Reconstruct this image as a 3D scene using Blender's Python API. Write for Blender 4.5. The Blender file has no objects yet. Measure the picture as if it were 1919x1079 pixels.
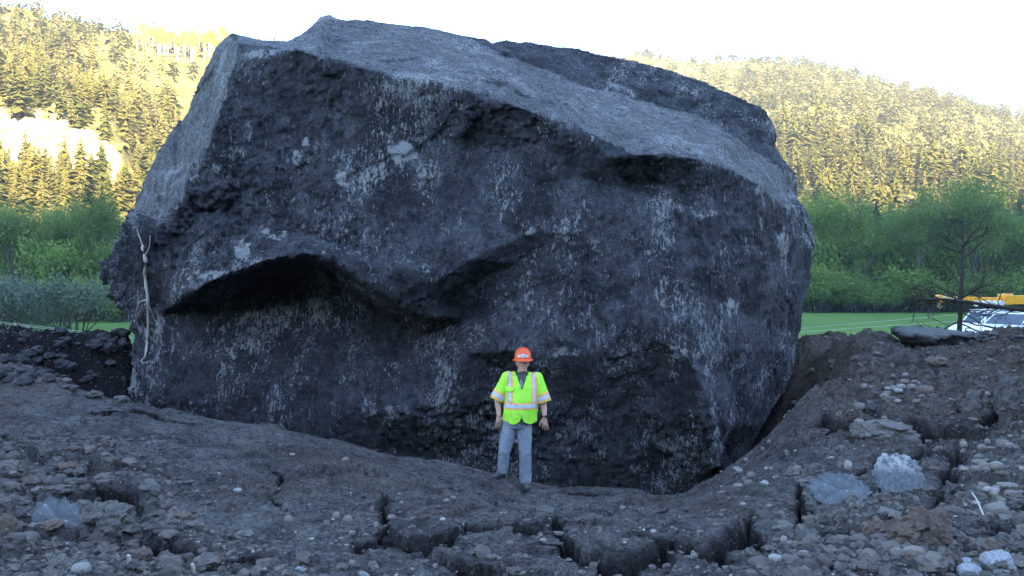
import bpy, math, random
import numpy as np
from mathutils import Vector, Matrix, Euler
from mathutils.geometry import delaunay_2d_cdt

random.seed(7)
RNG = np.random.default_rng(7)
R = math.radians
S = bpy.context.scene
COL = S.collection

# ------------------------------------------------------------------ camera, sky, sun, exposure
F = 1506.0          # focal length in pixels of the 1919 px wide photograph
CX, HY = 959.5, 545.0
EYE = 2.6
cam_d = bpy.data.cameras.new('camera')
cam = bpy.data.objects.new('camera', cam_d); COL.objects.link(cam)
cam_d.sensor_width = 36.0
cam_d.lens = 36.0 * F / 1919.0
cam_d.shift_y = 5.5 / 1919.0
cam_d.clip_start = 0.05
cam_d.clip_end = 6000
cam.location = (0, 0, EYE)
cam.rotation_euler = (R(90), 0, 0)
S.camera = cam

SUN_EL = R(13.0)
SUN_AZ = R(155.0)       # direction the light comes from, clockwise from +Y: behind the camera, a little to the right
sun_from = Vector((math.sin(SUN_AZ) * math.cos(SUN_EL), math.cos(SUN_AZ) * math.cos(SUN_EL), math.sin(SUN_EL)))
W = bpy.data.worlds.new('World'); S.world = W; W.use_nodes = True
wn = W.node_tree.nodes; wl = W.node_tree.links
sky = wn.new('ShaderNodeTexSky'); sky.sky_type = 'NISHITA'; sky.sun_disc = False
sky.sun_elevation = SUN_EL; sky.sun_rotation = SUN_AZ
sky.altitude = 1800; sky.air_density = 1.0; sky.dust_density = 0.5; sky.ozone_density = 2.4
wn['Background'].inputs[1].default_value = 0.11
wl.new(sky.outputs[0], wn['Background'].inputs[0])
sd = bpy.data.lights.new('sun', 'SUN'); sd.energy = 5.0; sd.angle = R(0.5); sd.color = (1.0, 0.83, 0.48)
so = bpy.data.objects.new('sun', sd); COL.objects.link(so)
so.rotation_euler = sun_from.to_track_quat('Z', 'Y').to_euler()
S.view_settings.view_transform = 'Standard'
S.view_settings.look = 'None'
S.view_settings.gamma = 1.0
S.view_settings.use_curve_mapping = False
S.view_settings.exposure = 3.75
S.render.engine = 'CYCLES'
S.cycles.use_denoising = True
S.cycles.max_bounces = 5
S.cycles.diffuse_bounces = 3
S.cycles.glossy_bounces = 2
S.cycles.transmission_bounces = 4
S.cycles.transparent_max_bounces = 8
S.cycles.caustics_reflective = False
S.cycles.caustics_refractive = False

# ------------------------------------------------------------------ helpers
def at(px, py, Y):
    return ((px - CX) * Y / F, Y, EYE + (HY - py) * Y / F)

def tag(o, label=None, cat=None, group=None, kind=None):
    if label: o['label'] = label
    if cat: o['category'] = cat
    if group: o['group'] = group
    if kind: o['kind'] = kind
    return o

def link(o, parent=None):
    COL.objects.link(o)
    if parent is not None: o.parent = parent
    return o

def empty(name, loc=(0, 0, 0), rz=0.0):
    o = bpy.data.objects.new(name, None); o.empty_display_size = 0.2
    o.location = loc; o.rotation_euler = (0, 0, rz)
    return link(o)

def mesh_np(name, V, Fs, mats=None, smooth=True, midx=None):
    """V (n,3); Fs an array (m,3|4) or a list of such arrays"""
    V = np.asarray(V, dtype=np.float32).reshape(-1, 3)
    if not isinstance(Fs, list): Fs = [Fs]
    Fs = [np.asarray(f, dtype=np.int32) for f in Fs if len(f)]
    me = bpy.data.meshes.new(name)
    loops = np.concatenate([f.ravel() for f in Fs])
    tot = np.concatenate([np.full(len(f), f.shape[1], dtype=np.int32) for f in Fs])
    start = np.concatenate([[0], np.cumsum(tot)[:-1]]).astype(np.int32)
    me.vertices.add(len(V)); me.vertices.foreach_set('co', V.ravel())
    me.loops.add(len(loops)); me.loops.foreach_set('vertex_index', loops)
    me.polygons.add(len(tot)); me.polygons.foreach_set('loop_start', start)
    me.polygons.foreach_set('loop_total', tot)
    if midx is not None: me.polygons.foreach_set('material_index', np.asarray(midx, dtype=np.int32))
    me.update(calc_edges=True)
    me.polygons.foreach_set('use_smooth', np.full(len(tot), bool(smooth)))
    me.validate()
    for m in (mats if isinstance(mats, (list, tuple)) else [mats]):
        if m is not None: me.materials.append(m)
    return me

def obj(name, me, parent=None, loc=(0, 0, 0), rot=(0, 0, 0), scale=(1, 1, 1)):
    o = bpy.data.objects.new(name, me); o.location = loc; o.rotation_euler = rot; o.scale = scale
    return link(o, parent)

def set_attr(me, name, vals):
    a = me.attributes.new(name, 'FLOAT', 'POINT'); a.data.foreach_set('value', np.asarray(vals, dtype=np.float32))

class MB:
    """collects shapes into one mesh"""
    def __init__(s): s.v = []; s.f3 = []; s.f4 = []; s.n = 0
    def add(s, V, F):
        V = np.asarray(V, dtype=float).reshape(-1, 3); F = np.asarray(F, dtype=int)
        s.v.append(V)
        if len(F):
            (s.f3 if F.shape[1] == 3 else s.f4).append(F + s.n)
        s.n += len(V)
    def box(s, lo, hi, M=None):
        x0, y0, z0 = lo; x1, y1, z1 = hi
        V = np.array([(x0,y0,z0),(x1,y0,z0),(x1,y1,z0),(x0,y1,z0),(x0,y0,z1),(x1,y0,z1),(x1,y1,z1),(x0,y1,z1)], float)
        if M is not None: V = V @ np.array(M.to_3x3()).T + np.array(M.to_translation())
        s.add(V, [(0,3,2,1),(4,5,6,7),(0,1,5,4),(1,2,6,5),(2,3,7,6),(3,0,4,7)])
    def prism(s, pts, y0, y1):
        """pts (x,z) polygon counter-clockwise seen from -Y, extruded in y; fan triangulated"""
        n = len(pts); V = [(p[0], y0, p[1]) for p in pts] + [(p[0], y1, p[1]) for p in pts]
        F4 = [(i, (i+1) % n, (i+1) % n + n, i + n) for i in range(n)]
        b = s.n; s.add(V, F4)
        f = [(b, b+i+1, b+i) for i in range(1, n-1)] + [(b+n, b+n+i, b+n+i+1) for i in range(1, n-1)]
        s.f3.append(np.array(f))
    def tube(s, P, rad, k=6, cap=True):
        P = np.asarray(P, float); n = len(P)
        rad = np.broadcast_to(np.asarray(rad, float), (n,))
        T = np.gradient(P, axis=0); T /= np.linalg.norm(T, axis=1, keepdims=True) + 1e-9
        ref = np.array([0, 0, 1.0]) if abs(T[0, 2]) < 0.9 else np.array([1.0, 0, 0])
        A = np.cross(T, ref); A /= np.linalg.norm(A, axis=1, keepdims=True) + 1e-9
        B = np.cross(T, A)
        th = np.arange(k) * 2 * math.pi / k
        V = P[:, None] + rad[:, None, None] * (np.cos(th)[None, :, None] * A[:, None] + np.sin(th)[None, :, None] * B[:, None])
        i = np.arange(n-1)[:, None] * k; j = np.arange(k)[None]; j2 = (j + 1) % k
        Fq = np.stack([i + j, i + j2, i + k + j2, i + k + j], -1).reshape(-1, 4)
        b = s.n; s.add(V.reshape(-1, 3), Fq)
        if cap:
            s.v.append(np.array([P[0], P[-1]])); c0 = s.n; s.n += 2
            jj = np.arange(k); q = (jj + 1) % k
            s.f3.append(np.stack([np.full(k, c0), b + q, b + jj], 1))
            s.f3.append(np.stack([np.full(k, c0 + 1), b + (n-1)*k + jj, b + (n-1)*k + q], 1))
    def mesh(s, name, mats, smooth=True):
        V = np.concatenate(s.v)
        Fs = []
        if s.f4: Fs.append(np.concatenate(s.f4))
        if s.f3: Fs.append(np.concatenate(s.f3))
        return mesh_np(name, V, Fs, mats, smooth)

def icosphere(sub):
    t = (1 + 5 ** .5) / 2
    V = [(-1,t,0),(1,t,0),(-1,-t,0),(1,-t,0),(0,-1,t),(0,1,t),(0,-1,-t),(0,1,-t),(t,0,-1),(t,0,1),(-t,0,-1),(-t,0,1)]
    V = [np.array(v, float) / np.linalg.norm(v) for v in V]
    Fc = [(0,11,5),(0,5,1),(0,1,7),(0,7,10),(0,10,11),(1,5,9),(5,11,4),(11,10,2),(10,7,6),(7,1,8),(3,9,4),(3,4,2),(3,2,6),(3,6,8),(3,8,9),(4,9,5),(2,4,11),(6,2,10),(8,6,7),(9,8,1)]
    for _ in range(sub):
        c = {}; N = []
        def mid(a, b):
            k = (min(a, b), max(a, b))
            if k not in c:
                m = V[a] + V[b]; V.append(m / np.linalg.norm(m)); c[k] = len(V) - 1
            return c[k]
        for a, b, d in Fc:
            ab, bd, da = mid(a, b), mid(b, d), mid(d, a)
            N += [(a, ab, da), (b, bd, ab), (d, da, bd), (ab, bd, da)]
        Fc = N
    return np.array(V), np.array(Fc)
ICO = [icosphere(i) for i in range(5)]

# ---- numpy noise
U = np.uint32
def h3(ix, iy, iz, seed=0):
    h = (ix.astype(np.int64).astype(U) * U(374761393)) ^ (iy.astype(np.int64).astype(U) * U(668265263)) ^ (iz.astype(np.int64).astype(U) * U(2147483647 - 40503)) ^ U((seed * 1442695041 + 12345) & 0xffffffff)
    h = (h ^ (h >> U(15))) * U(2246822519)
    h = (h ^ (h >> U(13))) * U(3266489917)
    h = h ^ (h >> U(16))
    return h.astype(np.float64) / 4294967295.0
def vnoise(P, seed=0):
    i = np.floor(P); f = P - i; f = f * f * f * (f * (f * 6 - 15) + 10)
    ix, iy, iz = i[:, 0], i[:, 1], i[:, 2]; r = 0
    for dx in (0, 1):
        wx = f[:, 0] if dx else 1 - f[:, 0]
        for dy in (0, 1):
            wy = f[:, 1] if dy else 1 - f[:, 1]
            for dz in (0, 1):
                wz = f[:, 2] if dz else 1 - f[:, 2]
                r = r + wx * wy * wz * h3(ix + dx, iy + dy, iz + dz, seed)
    return r * 2 - 1
ROT = np.array(Euler((0.6, 0.9, 0.4)).to_matrix())
def fbm(P, scale=1.0, octs=4, gain=0.5, seed=0, ridged=False):
    Q = np.asarray(P, float) * scale; a = 1.0; r = 0; n = 0
    for o in range(octs):
        v = vnoise(Q, seed + o * 17)
        if ridged: v = 1 - 2 * np.abs(v)
        r = r + a * v; n += a; a *= gain; Q = (Q @ ROT.T) * 2.03 + 5.3
    return r / n
def worley(P, scale=1.0, seed=0, flat=False):
    """returns F1, F2, facet (random offset and tilt per cell); 3-D"""
    Q = np.asarray(P, float) * scale; i = np.floor(Q)
    f1 = np.full(len(Q), 9.0); f2 = f1.copy(); fac = np.zeros(len(Q)); cid = np.zeros(len(Q))
    for dx in (-1, 0, 1):
        for dy in (-1, 0, 1):
            for dz in ((0,) if flat else (-1, 0, 1)):
                cx, cy, cz = i[:, 0] + dx, i[:, 1] + dy, i[:, 2] + dz
                a = h3(cx, cy, cz, seed); b = h3(cx, cy, cz, seed + 1); c = h3(cx, cy, cz, seed + 2)
                d = np.stack([cx + a - Q[:, 0], cy + b - Q[:, 1], (0 * c if flat else cz + c - Q[:, 2])], 1)
                L = np.sqrt((d * d).sum(1)); nr = L < f1
                e = h3(cx, cy, cz, seed + 3)
                tilt = ((a * 7.3) % 1 - .5) * d[:, 0] + ((b * 5.7) % 1 - .5) * d[:, 1] + ((c * 9.1) % 1 - .5) * d[:, 2]
                f2 = np.where(nr, f1, np.minimum(f2, L))
                fac = np.where(nr, (e - .5) + 1.6 * tilt, fac); cid = np.where(nr, e, cid)
                f1 = np.where(nr, L, f1)
    return f1, f2, fac, cid
def ss(a, b, x):
    t = np.clip((x - a) / (b - a), 0, 1); return t * t * (3 - 2 * t)

# ---- material helper
class Mt:
    def __init__(s, name, rough=0.8, spec=0.3):
        s.m = bpy.data.materials.new(name); s.m.use_nodes = True
        s.n = s.m.node_tree.nodes; s.l = s.m.node_tree.links; s.b = s.n['Principled BSDF']
        s.b.inputs['Roughness'].default_value = rough; s.b.inputs['Specular IOR Level'].default_value = spec
        s.tc = None
    def N(s, t, **kw):
        n = s.n.new(t)
        for k, v in kw.items():
            if isinstance(v, tuple) and len(v) == 2 and isinstance(v[0], str) and v[0] == 'in': pass
            setattr(n, k, v)
        return n
    def put(s, sock, v):
        if hasattr(v, 'default_value') or hasattr(v, 'is_linked'): s.l.new(v, sock)
        else:
            if isinstance(v, tuple) and len(v) == 3 and sock.type == 'RGBA': v = (*v, 1)
            sock.default_value = v
    def coord(s, scale=(1, 1, 1), rot=(0, 0, 0)):
        if s.tc is None: s.tc = s.N('ShaderNodeTexCoord')
        mp = s.N('ShaderNodeMapping'); mp.inputs['Scale'].default_value = scale; mp.inputs['Rotation'].default_value = rot
        s.l.new(s.tc.outputs['Object'], mp.inputs[0]); return mp.outputs[0]
    def noise(s, scale, detail=4, rough=0.55, vec=None, dist=0.0):
        n = s.N('ShaderNodeTexNoise'); n.inputs['Scale'].default_value = scale; n.inputs['Detail'].default_value = detail
        n.inputs['Roughness'].default_value = rough; n.inputs['Distortion'].default_value = dist
        s.l.new(vec if vec is not None else s.coord(), n.inputs['Vector']); return n.outputs[0]
    def voro(s, scale, feature='F1', vec=None, out=0, rnd=1.0):
        n = s.N('ShaderNodeTexVoronoi'); n.feature = feature; n.inputs['Scale'].default_value = scale
        n.inputs['Randomness'].default_value = rnd
        s.l.new(vec if vec is not None else s.coord(), n.inputs['Vector']); return n.outputs[out]
    def ramp(s, v, stops):
        n = s.N('ShaderNodeValToRGB'); e = n.color_ramp.elements
        while len(e) < len(stops): e.new(0.5)
        for i, (p, c) in enumerate(stops):
            e[i].position = p; e[i].color = (*c, 1) if isinstance(c, tuple) else (c, c, c, 1)
        s.put(n.inputs[0], v); return n.outputs[0]
    def mix(s, f, a, b, blend='MIX'):
        n = s.N('ShaderNodeMix'); n.data_type = 'RGBA'; n.blend_type = blend
        s.put(n.inputs[0], f); s.put(n.inputs[6], a); s.put(n.inputs[7], b); return n.outputs[2]
    def math(s, op, a, b=0.0, c=0.0, clamp=False):
        n = s.N('ShaderNodeMath'); n.operation = op; n.use_clamp = clamp
        s.put(n.inputs[0], a); s.put(n.inputs[1], b)
        if op in ('MULTIPLY_ADD', 'SMOOTH_MIN'): s.put(n.inputs[2], c)
        return n.outputs[0]
    def attr(s, name, out=2):
        n = s.N('ShaderNodeAttribute'); n.attribute_name = name; return n.outputs[out]
    def rnd(s): return s.N('ShaderNodeObjectInfo').outputs['Random']
    def col(s, v): s.put(s.b.inputs['Base Color'], v); return s
    def bump(s, h, strength=0.5, dist=0.02, prev=None):
        n = s.N('ShaderNodeBump'); n.inputs['Strength'].default_value = strength; n.inputs['Distance'].default_value = dist
        s.l.new(h, n.inputs['Height'])
        if prev is not None: s.l.new(prev, n.inputs['Normal'])
        s.l.new(n.outputs[0], s.b.inputs['Normal']); return n.outputs[0]

def plain(name, c, rough=0.6, spec=0.3, var=0.12, scale=8.0, metal=0.0, bump=0.0):
    t = Mt(name, rough, spec); n = t.noise(scale, 4)
    t.col(t.mix(n, tuple(x * (1 - var) for x in c), tuple(min(1, x * (1 + var)) for x in c)))
    t.b.inputs['Metallic'].default_value = metal
    if bump: t.bump(t.noise(scale * 6, 4), 0.4, bump)
    return t.m

# ------------------------------------------------------------------ materials: ground and rock
def mat_boulder():
    t = Mt('boulder_rock', 0.85, 0.3)
    big = t.noise(0.55, 5, 0.6); mid = t.noise(2.6, 7, 0.7); fine = t.noise(17, 6, 0.75); chip = t.noise(7.5, 7, 0.72, None, .5)
    c = t.mix(t.ramp(big, [(0.35, 0.0), (0.68, 1.0)]), (0.046, 0.046, 0.057), (0.095, 0.094, 0.108))
    c = t.mix(t.ramp(mid, [(0.42, 0.0), (0.60, 1.0)]), c, (0.128, 0.130, 0.152))
    c = t.mix(t.math('MULTIPLY', t.ramp(t.noise(1.3, 5, 0.6, t.coord((1, 1, 1), (1, 0, 0))), [(0.5, 0.0), (0.60, 1.0)]), 0.75), c, (0.022, 0.023, 0.030))
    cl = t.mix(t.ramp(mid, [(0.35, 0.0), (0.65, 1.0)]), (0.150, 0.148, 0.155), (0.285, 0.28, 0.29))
    c = t.mix(t.math('MULTIPLY', t.attr('clean_skylit'), 0.92), c, cl)  # cleaner flank rock, and sky light painted onto the top
    c = t.mix(t.math('MULTIPLY', t.attr('under_shade'), 0.8), c, (0.024, 0.022, 0.024))  # painted shade on the lower, down-facing rock
    c = t.mix(t.ramp(chip, [(0.36, 0.75), (0.47, 0.0)]), c, (0.014, 0.014, 0.018))
    c = t.mix(t.ramp(fine, [(0.34, 0.0), (0.52, 1.0)]), t.mix(0.55, c, (0.0, 0.0, 0.0)), c)
    c = t.mix(t.ramp(fine, [(0.54, 0.0), (0.72, 0.55)]), c, t.mix(1.0, c, (2.0, 2.0, 2.0), 'MULTIPLY'))
    vs = t.noise(1.0, 5, .7, t.coord((16, 16, 1.6), (0, .12, 0)), .5)
    c = t.mix(t.ramp(vs, [(.36, .6), (.50, 0.)]), c, t.mix(1.0, c, (.45, .45, .48), 'MULTIPLY'))
    c = t.mix(t.ramp(vs, [(.55, 0.), (.68, .6)]), c, t.mix(1.0, c, (1.8, 1.8, 1.85), 'MULTIPLY'))
    g2 = t.noise(42, 4, .8)
    c = t.mix(t.ramp(g2, [(.40, .75), (.50, 0.)]), c, t.mix(1.0, c, (.35, .35, .37), 'MULTIPLY'))
    # pale scuffs and scratches left where the rock slid
    st = t.noise(1.0, 6, 0.72, t.coord((11, 11, 4.2), (0.0, 0.30, 0.0)), 1.2)
    stv = t.noise(1.0, 4, 0.66, t.coord((30, 30, 7.5), (0.0, -0.16, 0.0)), 0.8)
    zone = t.ramp(t.noise(0.9, 7, 0.7, t.coord((1, 1, .8), (0, 0, 2))), [(0.40, 0.30), (0.66, 0.66)])
    m1 = t.ramp(t.math('ADD', st, t.math('MULTIPLY', zone, 0.55)), [(0.872, 0.0), (0.895, 1.0)])
    m2 = t.ramp(t.math('ADD', stv, t.math('MULTIPLY', zone, 0.6)), [(0.893, 0.0), (0.918, 1.0)])
    fleck = t.ramp(t.math('ADD', t.noise(22, 6, 0.78), t.math('MULTIPLY', zone, 0.4)), [(0.795, 0.0), (0.825, 1.0)])
    pal = t.ramp(t.math('ADD', t.noise(7, 9, 0.82, t.coord((1, 1, .7))), t.math('MULTIPLY', t.attr('pale'), .26)), [(0.675, 0.0), (0.715, .9)])
    m = t.math('MAXIMUM', t.math('MAXIMUM', t.math('MULTIPLY', m1, 0.75), t.math('MULTIPLY', m2, 0.9)), t.math('MAXIMUM', t.math('MULTIPLY', fleck, 0.75), pal))
    m = t.math('MULTIPLY', m, t.math('SUBTRACT', 1.0, t.math('MULTIPLY', t.attr('under_shade'), 0.3)))
    c = t.mix(m, c, (0.42, 0.415, 0.42))
    t.col(c)
    b = t.bump(t.noise(55, 6, 0.8), 0.8, 0.03)
    t.bump(t.noise(13, 8, 0.75, t.coord((1, 1, 0.6))), 1.0, 0.10, b)
    return t.m

def mat_soil():
    t = Mt('churned_soil', 0.95, 0.15)
    big = t.noise(0.45, 5, 0.6); mid = t.noise(2.2, 6, 0.7); fine = t.noise(24, 6, 0.75)
    c = t.mix(t.ramp(big, [(0.35, 0.0), (0.65, 1.0)]), (0.180, 0.166, 0.157), (0.245, 0.226, 0.212))
    c = t.mix(t.ramp(mid, [(0.42, 0.0), (0.66, 1.0)]), c, (0.085, 0.078, 0.076))
    c = t.mix(t.attr('brown'), c, t.mix(mid, (0.095, 0.072, 0.056), (0.19, 0.150, 0.118)))
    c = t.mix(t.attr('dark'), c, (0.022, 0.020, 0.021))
    c = t.mix(t.ramp(fine, [(0.36, 0.0), (0.52, 1.0)]), t.mix(0.6, c, (0.01, 0.01, 0.01)), c)
    c = t.mix(t.ramp(t.noise(60, 4, .8), [(0.52, 0.0), (0.7, .6)]), c, t.mix(1.0, c, (1.9, 1.9, 1.9), 'MULTIPLY'))
    c = t.mix(t.ramp(t.noise(6, 8, .75), [(0.36, .7), (0.45, .0)]), c, (.030, .027, .028))
    g1 = t.noise(11, 7, .8); g2 = t.noise(38, 5, .85)
    c = t.mix(t.ramp(g1, [(.40, .75), (.48, 0.)]), c, t.mix(1.0, c, (.35, .34, .36), 'MULTIPLY'))
    c = t.mix(t.ramp(g1, [(.54, 0.), (.66, .7)]), c, t.mix(1.0, c, (1.6, 1.6, 1.6), 'MULTIPLY'))
    c = t.mix(t.ramp(g2, [(.42, .8), (.50, 0.)]), c, t.mix(1.0, c, (.4, .4, .42), 'MULTIPLY'))
    spk = t.voro(34, 'F1', None, 1)
    sp = t.N('ShaderNodeSeparateColor'); t.l.new(spk, sp.inputs[0])
    d = t.voro(34, 'F1', None, 0)
    g = t.math('MULTIPLY', t.math('GREATER_THAN', sp.outputs[0], 0.88), t.ramp(d, [(0.22, 1.0), (0.34, 0.0)]))
    c = t.mix(t.math('MULTIPLY', g, 0.8), c, (0.27, 0.25, 0.225))
    t.col(c)
    b = t.bump(t.noise(70, 6, 0.8), 0.9, 0.02)
    b = t.bump(t.noise(16, 8, 0.78), 1.0, 0.08, b)
    t.bump(g, 0.6, 0.015, b)
    return t.m

def mat_stone(name, a, b, rough=0.8, speck=0.3, bump=0.01, sc=14):
    t = Mt(name, rough, 0.3)
    r = t.rnd(); n = t.noise(sc, 5, 0.65)
    c = t.mix(r, a, b)
    c = t.mix(t.ramp(n, [(0.40, 0.0), (0.58, 1.0)]), t.mix(0.5, c, (0.02, 0.02, 0.02)), c)
    c = t.mix(t.ramp(t.noise(sc * 3.2, 5, .8), [(.50, 0.), (.66, .7)]), c, t.mix(1.0, c, (1.7, 1.65, 1.6), 'MULTIPLY'))
    c = t.mix(t.math('MULTIPLY', t.ramp(t.noise(sc * 2.5, 4, 0.7), [(0.6, 0.0), (0.68, 1.0)]), speck), c, (0.42, 0.39, 0.35))
    t.col(c); t.bump(t.noise(sc * 4, 6, 0.7), 0.6, bump)
    return t.m

def mat_attr(name, a, b, rough=0.9, spec=0.15, att='tint', sc=12, dark=0.5, transl=None):
    t = Mt(name, rough, spec)
    c = t.mix(t.attr(att) if att != 'random' else t.rnd(), a, b)
    c = t.mix(t.ramp(t.noise(sc, 4, 0.65), [(0.35, 0.0), (0.68, 1.0)]), t.mix(dark, c, (0.01, 0.01, 0.01)), c)
    t.col(c)
    if transl:
        tr = t.N('ShaderNodeBsdfTranslucent'); t.l.new(c, tr.inputs[0])
        mx = t.N('ShaderNodeMixShader'); mx.inputs[0].default_value = transl
        t.l.new(t.b.outputs[0], mx.inputs[1]); t.l.new(tr.outputs[0], mx.inputs[2])
        t.l.new(mx.outputs[0], t.n['Material Output'].inputs[0])
    return t.m

M_ROCK = mat_boulder()
M_SOIL = mat_soil()

# ------------------------------------------------------------------ near terrain: the pushed-up crater rim
CP = [ # px, py, Y of points on the ground
 (0,1079,4.5),(300,1079,4.6),(640,1079,4.7),(960,1079,4.7),(1280,1079,4.6),(1600,1079,4.4),(1919,1079,4.2),
 (0,1000,5.6),(320,1000,5.7),(640,1000,5.8),(960,1000,5.7),(1280,1000,5.6),(1600,1000,5.5),(1919,1000,5.0),
 (0,900,6.9),(200,900,7.2),(420,900,7.7),(640,930,7.4),(800,950,7.4),(960,950,7.8),(1130,960,7.8),(1280,975,7.4),(1400,940,7.6),
 (960,922,9.2),(820,900,9.2),(640,870,9.4),(450,840,9.4),(250,820,9.2),(100,800,9.0),(-150,800,8.6),
 (1130,938,9.4),(1250,948,9.5),
 (0,720,10.5),(60,690,11.3),(-200,700,10.5),
 (110,722,10.8),(180,745,10.9),(250,765,11),(350,780,11.1),(480,800,11.1),(620,825,11.0),(690,848,11.0),(820,866,11),(900,881,11),(945,891,11.05),(1000,903,11.05),(1130,919,11.2),(1240,931,11.3),(1268,937,11.2),
 (1300,917,11.1),(1350,885,11.2),(1420,835,11.3),(1465,800,11.5),
 (0,662,12.3),(60,655,12.9),(140,662,13.3),(190,670,13.5),(240,668,13.9),(-200,655,12.5),
 (1500,775,11.9),(1560,715,12.8),(1600,680,13.4),(1545,690,14.2),(1492,660,15.3),(1560,655,15.0),(1620,637,14.8),(1690,634,14.4),
 (1750,648,13.3),(1820,634,13.6),(1919,630,13.6),(2150,620,13.2),(1850,650,12.4),(1919,650,12.2),
 (1700,800,9.6),(1919,800,8.8),(1700,700,11.8),(1919,700,11.0),(1600,850,9.0),(1500,890,8.9),(1400,905,9.4),(1320,940,9.2),
 (1600,940,7.2),(1760,900,7.6),(1919,900,6.7),(2200,800,8),(2200,1000,5)]
CP += [(px, py + 7, 10.45) for px, py in ((180,750),(300,775),(420,795),(560,818),(690,850),(820,870),(900,886),(945,896),(1000,908),(1130,924),(1240,938),(1280,938))]
XY = [at(*p) for p in CP]
XY += [(-3,1.5,1.0),(0,1.5,1.0),(3,1.5,1.05),(-3,-4,.8),(3,-4,.8),(-10,4,1.0),(10,4,1.1),(-11,10,1.2),(11,10,1.7),(-10,-4,.7),(10,-4,.7)]
# trench and the hollow under the boulder
XY += [(-5.2,12.2,-.2),(-4,12.3,-.9),(-2,12.3,-1.3),(0,12.4,-1.5),(1.5,12.4,-1.5),(2.6,12.6,-1.6),(3.4,13.0,-1.6),(4.2,13.6,-1.3),(4.75,13.9,-1.1),(4.2,12.7,-.9),(5.0,14.5,-.5),
       (-5,14,-1.6),(-2.5,14,-1.8),(0,14,-1.8),(2.5,14.5,-1.8),(4.0,14.8,-1.6),(-4,17,-1.6),(0,17,-1.8),(3,17,-1.6),
       (-6.6,12.4,.55),(-7.2,12.5,.8),(-6.3,15.5,0.6),(-8.5,15,1.4),(-10.5,14,1.5),(7.5,17,1.2),(10,16,1.2),(-8,18,.9),(0,20,-.4),(6,20,.6)]
XY = np.array(XY)
def tps_fit(P, z, lam=0.0005):
    n = len(P); d = np.linalg.norm(P[:, None] - P[None], axis=2)
    K = d * d * np.log(d + 1e-9) + lam * np.eye(n) * 10
    A = np.zeros((n + 3, n + 3)); A[:n, :n] = K; A[:n, n] = 1; A[:n, n+1:] = P; A[n, :n] = 1; A[n+1:, :n] = P.T
    w = np.linalg.solve(A, np.concatenate([z, np.zeros(3)])); return w
TW = tps_fit(XY[:, :2], XY[:, 2])
def tps(x, y):
    r = TW[-3] + TW[-2] * x + TW[-1] * y
    for i in range(len(XY)):
        d2 = (x - XY[i, 0]) ** 2 + (y - XY[i, 1]) ** 2
        r = r + TW[i] * 0.5 * d2 * np.log(d2 + 1e-12)
    return r
MEADOW = -0.9
def ground0(x, y):
    z = tps(x, y)
    z = np.clip(z, -1.9, 2.6)
    # the lip above the trench breaks off sharply
    k = ss(15.8, 21.0, y); z = z * (1 - k) + (MEADOW - .3) * k
    k = ss(10.5, 16.5, np.abs(x)); z = z * (1 - k) + (MEADOW - .3) * k
    k = ss(-1.5, -7.5, y); z = z * (1 - k) + (MEADOW - .3) * k
    return z
def hit(px, py, fn, y0=3.6, y1=22.0):
    Y = np.arange(y0, y1, 0.01); x = (px - CX) * Y / F; z = EYE + (HY - py) * Y / F
    g = fn(x, Y); i = np.argmax(g >= z)
    return (x[i], Y[i], g[i]) if (g >= z).any() else (x[-1], Y[-1], g[-1])
# cracks: pixel polylines, (width m, depth m, raise of the far side m)
CRACKS = [
 ([(655,1000),(690,1024),(735,1016),(760,1028),(800,1034),(838,1022),(870,1004),(930,998),(1000,1004),(1046,1000)], .055,.30,.10),
 ([(722,938),(716,965),(720,992),(738,1016)], .035,.22,.02),
 ([(1003,975),(1040,985),(1046,1002),(1052,1030),(1075,1045),(1110,1050)], .045,.25,.05),
 ([(830,1052),(870,1066),(930,1074)], .04,.2,.05),
 ([(1052,1030),(1120,1058),(1180,1062),(1240,1040),(1262,1026),(1330,1040),(1398,1000),(1402,968)], .06,.30,.16),
 ([(1120,968),(1180,974),(1236,958),(1275,950)], .03,.14,.05),
 ([(1180,1010),(1235,1022),(1255,1032)], .04,.2,.05),
 ([(1402,968),(1408,1002),(1425,1025),(1450,1035)], .05,.3,.05),
 ([(130,770),(200,776),(260,772),(330,788),(400,800)], .02,.10,.04),
 ([(490,880),(520,893),(525,915),(500,935),(540,948),(565,962)], .018,.09,.03),
 ([(250,915),(330,918),(390,905)], .02,.09,.03),
 ([(150,915),(200,945),(240,950),(250,930)], .07,.20,.05),
 ([(230,1005),(300,1020),(385,1030),(400,1010)], .07,.22,.08),
 ([(385,1030),(430,1055),(520,1045)], .05,.2,.05),
 ([(840,905),(880,922),(930,920)], .03,.12,.03),
 ([(1040,918),(1100,925),(1160,932)], .02,.08,.02),
 ([(1500,805),(1545,792),(1600,800),(1640,812)], .05,.2,.12),
 ([(1650,800),(1700,812),(1760,800)], .05,.2,.10),
 ([(1600,900),(1640,870),(1700,860),(1750,845),(1790,850)], .05,.18,.12),
 ([(1490,905),(1500,960),(1490,985)], .05,.25,.06),
 ([(1740,960),(1760,920),(1785,870),(1790,840)], .07,.22,.08),
 ([(1520,1000),(1600,990),(1660,970),(1740,965)], .05,.2,.10),
 ([(1810,740),(1800,770),(1840,790),(1860,770)], .05,.2,.10),
 ([(1860,1000),(1890,985),(1919,980)], .06,.3,.1),
 ([(0,815),(40,828),(80,820)], .03,.15,.05),
 ([(0,930),(60,925),(120,905),(160,900)], .06,.2,.06)]
CR = []
for pl, w, d, up in CRACKS:
    pts = np.array([hit(px, py, ground0)[:2] for px, py in pl])
    CR.append((pts, w * .75, d * 1.35, up * .6))
BANK = lambda x, y: ss(3.0, 4.6, x - (11.5 - y) * .15)
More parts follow.
